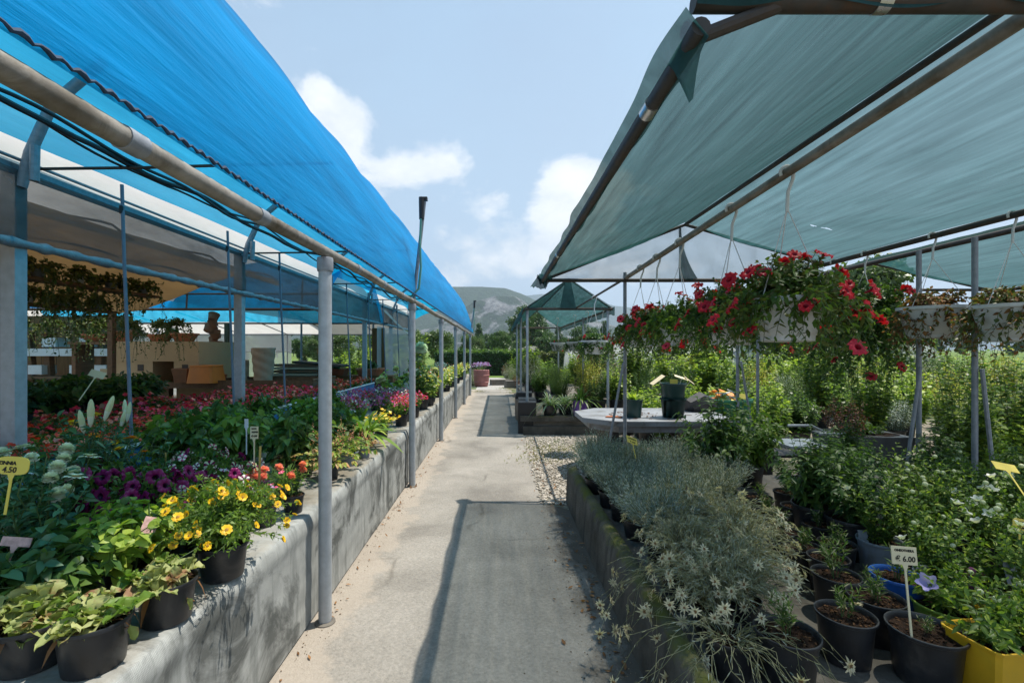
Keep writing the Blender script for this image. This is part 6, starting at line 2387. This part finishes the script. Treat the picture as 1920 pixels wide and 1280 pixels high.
def hpos(w, d, h, cx, cy):
    def f(rng, n):
        a = rng.uniform(-1, 1, (n, 3))
        ax = rng.integers(0, 3, n)
        s = np.sign(rng.normal(0, 1, n))
        a[np.arange(n), ax] = s * (1 - .14 * rng.uniform(0, 1, n) ** 2)
        z = (a[:, 2] * .5 + .5) * h * (1 + .05 * np.sin(a[:, 0] * 9) + .04 * np.sin(a[:, 0] * 23))
        return np.stack([a[:, 0] * w / 2 + cx, a[:, 1] * d / 2 + cy, z], -1)
    return f


V, Q = cloud(rng, 11000, hpos(6.0, 1.2, 1.45, 0, 0), .15, .1, up=.6)
V2, Q2 = cloud(rng, 1600, lambda r, n: np.stack([r.uniform(-3, 3, n), r.uniform(-.6, .6, n), 1.42 + np.abs(r.normal(0, .12, n))], -1), .14, .09)
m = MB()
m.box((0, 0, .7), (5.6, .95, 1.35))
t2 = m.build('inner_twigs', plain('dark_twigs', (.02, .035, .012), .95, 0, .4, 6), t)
link('foliage', quads('foliage', [(V, Q, 0), (V2, Q2, 1)], [g_hedge, g_mid]), t)
t = thing('hedge', 'brownish hedge seen below the green tent', 'hedge', (5.5, 31, 0))
V, Q = cloud(rng, 7000, hpos(5.4, 1.2, 1.5, 0, 0), .14, .09, up=.6)
link('foliage', quads('foliage', [(V, Q, 0)], [g_olive]), t)
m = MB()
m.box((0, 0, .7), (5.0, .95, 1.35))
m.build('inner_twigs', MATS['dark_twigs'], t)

# distant shed
t = thing('far_shed', 'long low shed with grey roof beyond the tent', 'shed', (9, 62, 0))
m = MB()
m.box((0, 0, .65), (16, 6, 1.3))
m.build('wall', plain('shed_wall', (.4, .37, .33), .9), t)
m = MB()
m.add([(-8.4, -3.4, 1.3), (8.4, -3.4, 1.3), (8.4, 0, 2.1), (-8.4, 0, 2.1), (8.4, 3.4, 1.3), (-8.4, 3.4, 1.3)], [(0, 1, 2, 3), (3, 2, 4, 5)])
m.build('roof', plain('dull_roof', (.15, .14, .135), .9), t)
# plastic tunnel seen low on the right
t = thing('plastic_tunnel', 'long whitish plastic tunnel behind the shrub rows', 'tunnel', (9.5, 24, 0))
m = MB()
m.grid(lambda u, w: (-6 + 18 * u, 1.6 - 3.2 * w * 1.0, .6 + 1.3 * math.sin(w * PI) ** .7 + .02 * fw(u * 20, w * 5)), 60, 14)
m.build('sheet', m_clearw, t, angle=180)
for i in range(10):
    m = MB()
    m.tube([(-6 + 2 * i, 1.62 - 3.24 * w, .6 + 1.32 * math.sin(min(max(w, .001), .999) * PI) ** .7) for w in np.linspace(0, 1, 12)], .02, 6)
    m.tube([(-6 + 2 * i, 1.6, 0), (-6 + 2 * i, 1.6, .62)], .02, 6)
    m.tube([(-6 + 2 * i, -1.6, 0), (-6 + 2 * i, -1.6, .62)], .02, 6)
    m.build('hoop', m_galvd, t)


# ------------------------------------------------------------------ hills
def hill_mat(name, forest, rock, rockiness):
    nt = NT(name)
    v = coords(nt, (.01, .01, .01))
    f = noise(nt, v, 6, 10, .7)
    c = ramp(nt, f, [(.3, tuple(q * .6 for q in forest)), (.7, tuple(q * 1.35 for q in forest))])
    vo = nt.n('ShaderNodeTexVoronoi', Scale=16.0)
    nt.l(v, vo.inputs['Vector'])
    c = mixc(nt, .5, c, mixc(nt, 1.0, c, ramp(nt, vo.outputs['Distance'], [(0, 1.5), (.7, .4)]), 'MULTIPLY'))
    if rockiness:
        r = ramp(nt, noise(nt, coords(nt, (.02, .02, .008)), 5, 10, .72), [(.35, tuple(q * .35 for q in rock)), (.65, tuple(q * 1.35 for q in rock))])
        mk = noise(nt, coords(nt, (.01, .01, .006)), 1.9, 10, .68, .6)
        c = mixc(nt, ramp(nt, mk, [(rockiness, 0.0), (rockiness + .06, 1.0)]), c, r)
    b = principled(nt, c, .95, 0, .1)
    bump(nt, b, f, 1.0, 6.0)
    nt.l(b.outputs[0], nt.out.inputs['Surface'])
    return nt.m


def hill(name, pts, Y, depth, seed, mat, rough):
    """terrain whose crest passes through the given photograph points at distance Y"""
    xs = [P(a, b, Y)[0] for a, b in pts]
    zs = [P(a, b, Y)[2] for a, b in pts]
    n1 = snoise(seed, .03, .03, 16)
    n2 = snoise(seed + 1, .12, .10, 20)
    n3 = snoise(seed + 2, .4, .35, 24)

    def fn(u, w):
        x = xs[0] + (xs[-1] - xs[0]) * u
        zc = np.interp(x, xs, zs)
        y = Y + depth * (w - .55)
        if w < .55:
            q = w / .55
            s = .5 - .5 * math.cos(q * PI)
            s = .35 * s + .65 * min(1, max(0, (q - .25) / .6)) ** .8
        else:
            s = math.cos((w - .55) / .45 * PI / 2)
        e = rough * (n1(x, y) * 8 + n2(x, y) * 4 + n3(x, y) * 1.6)
        return (x + e * .6, y + e * 1.5, max(-1, zc * s + e * (.25 + .3 * s) * (s > 0.02)))
    m = MB()
    m.grid(fn, 260, 90)
    return tag(m.build(name, mat, angle=180), kind='structure')


hill('hill', [(300, 640), (520, 610), (700, 566), (800, 545), (850, 540), (900, 540), (945, 543), (975, 553), (1010, 570), (1060, 600), (1120, 640), (1150, 655)], 1500, 700, 201, hill_mat('forest_hill', (.035, .058, .022), (.2, .19, .17), 0), .9)
hill('cliff', [(700, 650), (800, 618), (850, 596), (890, 566), (930, 556), (960, 557), (985, 570), (1010, 584), (1060, 596), (1110, 602), (1160, 618), (1260, 640), (1500, 652)], 1100, 420, 205, hill_mat('rocky_cliff', (.03, .05, .022), (.18, .18, .18), .50), 2.2)
hill('far_hills', [(-3000, 640), (-1500, 610), (-200, 620), (500, 600), (960, 560), (1000, 553), (1060, 552), (1150, 575), (1400, 600), (1800, 585), (2500, 610), (4000, 640)], 3200, 1200, 209, hill_mat('far_forest_hill', (.035, .058, .022), (.2, .19, .17), 0), 1.2)

# ------------------------------------------------------------------ air
m = MB()
m.box((0, 2200, 190), (9000, 4600, 382.0))
hz = NT('valley_haze')
pv = hz.n('ShaderNodeVolumePrincipled', Density=.0003, Anisotropy=.3)
pv.inputs['Color'].default_value = (.66, .82, 1, 1)
hz.l(pv.outputs[0], hz.out.inputs['Volume'])
tag(m.build('haze', hz.m, smooth=False), kind='stuff')

# ------------------------------------------------------------------ sky and sun
SUN = Vector((.86, .46, 2.4)).normalized()
w = bpy.data.worlds.new('World')
scene.world = w
w.use_nodes = True
t = w.node_tree
t.nodes.clear()
out = t.nodes.new('ShaderNodeOutputWorld')
bg = t.nodes.new('ShaderNodeBackground')
sky = t.nodes.new('ShaderNodeTexSky')
sky.sky_type = 'NISHITA'
sky.sun_disc = False
sky.sun_elevation = math.asin(SUN.z)
sky.sun_rotation = math.atan2(SUN.x, SUN.y)
sky.dust_density = 2.0
sky.air_density = 1.0


class WN(NT):
    def __init__(self):
        self.t = t


wn = WN()
tc = wn.n('ShaderNodeTexCoord')
D_ = tc.outputs['Generated']
sp = wn.n('ShaderNodeSeparateXYZ')
wn.l(D_, sp.inputs[0])


def math_(op, a, b=None, c=None):
    m_ = wn.n('ShaderNodeMath', _operation=op)
    for i, q in enumerate((a, b, c)):
        if q is None:
            continue
        if isinstance(q, (int, float)):
            m_.inputs[i].default_value = q
        else:
            wn.l(q, m_.inputs[i])
    return m_.outputs[0]


mp = wn.n('ShaderNodeMapping')
mp.inputs['Scale'].default_value = (1, 1, 1.7)
wn.l(D_, mp.inputs['Vector'])
n1 = noise(wn, mp.outputs['Vector'], 4.2, 9, .58, .25)


def blob(px, py, rad):
    d = Vector(((px - VX) / F, 1, (VY - py) / F)).normalized()
    vm = wn.n('ShaderNodeVectorMath', _operation='DISTANCE')
    wn.l(D_, vm.inputs[0])
    vm.inputs[1].default_value = d
    return math_('MAXIMUM', math_('SUBTRACT', 1.0, math_('DIVIDE', vm.outputs['Value'], rad)), 0.0)


bias = None
for (px, py, rad, wt) in ((600, 190, .12, .34), (650, 270, .12, .34), (810, 300, .10, .2), (740, 330, .07, .2), (1080, 345, .12, .34), (1130, 420, .16, .2), (830, 420, .16, .15), (960, 500, .26, .14), (1240, 30, .2, .1)):
    b_ = math_('MULTIPLY', blob(px, py, rad), wt)
    bias = b_ if bias is None else math_('ADD', bias, b_)
lowb = math_('MULTIPLY', math_('MAXIMUM', math_('SUBTRACT', .35, sp.outputs['Z']), 0.0), .28)
dens = math_('ADD', math_('ADD', n1, bias), lowb)
msk = ramp(wn, dens, [(.655, 0.0), (.75, .8), (.92, 1.0)])
veil = ramp(wn, math_('ADD', noise(wn, mp.outputs['Vector'], 1.6, 6, .6), lowb), [(.35, .5), (.75, .85)])
hzr = ramp(wn, sp.outputs['Z'], [(0.0, .85), (.30, .5), (.8, .12)])
skc = wn.n('ShaderNodeMix', _data_type='RGBA')
mulv = wn.n('ShaderNodeMix', _data_type='RGBA', _blend_type='MIX')
wn.l(veil, mulv.inputs[0])
wn.l(sky.outputs[0], mulv.inputs[6])
mulv.inputs[7].default_value = (2.8, 4.9, 7.1, 1)
wn.l(hzr, skc.inputs[0])
wn.l(mulv.outputs[2], skc.inputs[6])
skc.inputs[7].default_value = (5.4, 6.3, 7.4, 1)
shade = ramp(wn, noise(wn, mp.outputs['Vector'], 9, 6, .6), [(.3, (7.0, 7.4, 7.9)), (.6, (9.0, 9.1, 9.2))])
cm = wn.n('ShaderNodeMix', _data_type='RGBA')
wn.l(msk, cm.inputs[0])
wn.l(skc.outputs[2], cm.inputs[6])
wn.l(shade, cm.inputs[7])
wn.l(cm.outputs[2], bg.inputs['Color'])
bg.inputs['Strength'].default_value = 0.085
wn.l(bg.outputs[0], out.inputs['Surface'])

sun = bpy.data.lights.new('sun', 'SUN')
sun.energy = 4.7
sun.angle = R(.53)
sun.color = (1, .935, .83)
so = bpy.data.objects.new('sun', sun)
so.rotation_euler = SUN.to_track_quat('Z', 'Y').to_euler()
so.location = (4, 2, 30)
COL.objects.link(so)

# ------------------------------------------------------------------ render settings
vs = scene.view_settings
vs.view_transform = 'Standard'
vs.look = 'None'
vs.exposure = 0.58
vs.gamma = 1.0
scene.render.engine = 'CYCLES'
cy = scene.cycles
cy.use_denoising = True
cy.max_bounces = 7
cy.diffuse_bounces = 3
cy.glossy_bounces = 2
cy.transmission_bounces = 4
cy.transparent_max_bounces = 16
cy.volume_bounces = 0
cy.caustics_reflective = False
cy.caustics_refractive = False
cy.sample_clamp_indirect = 8
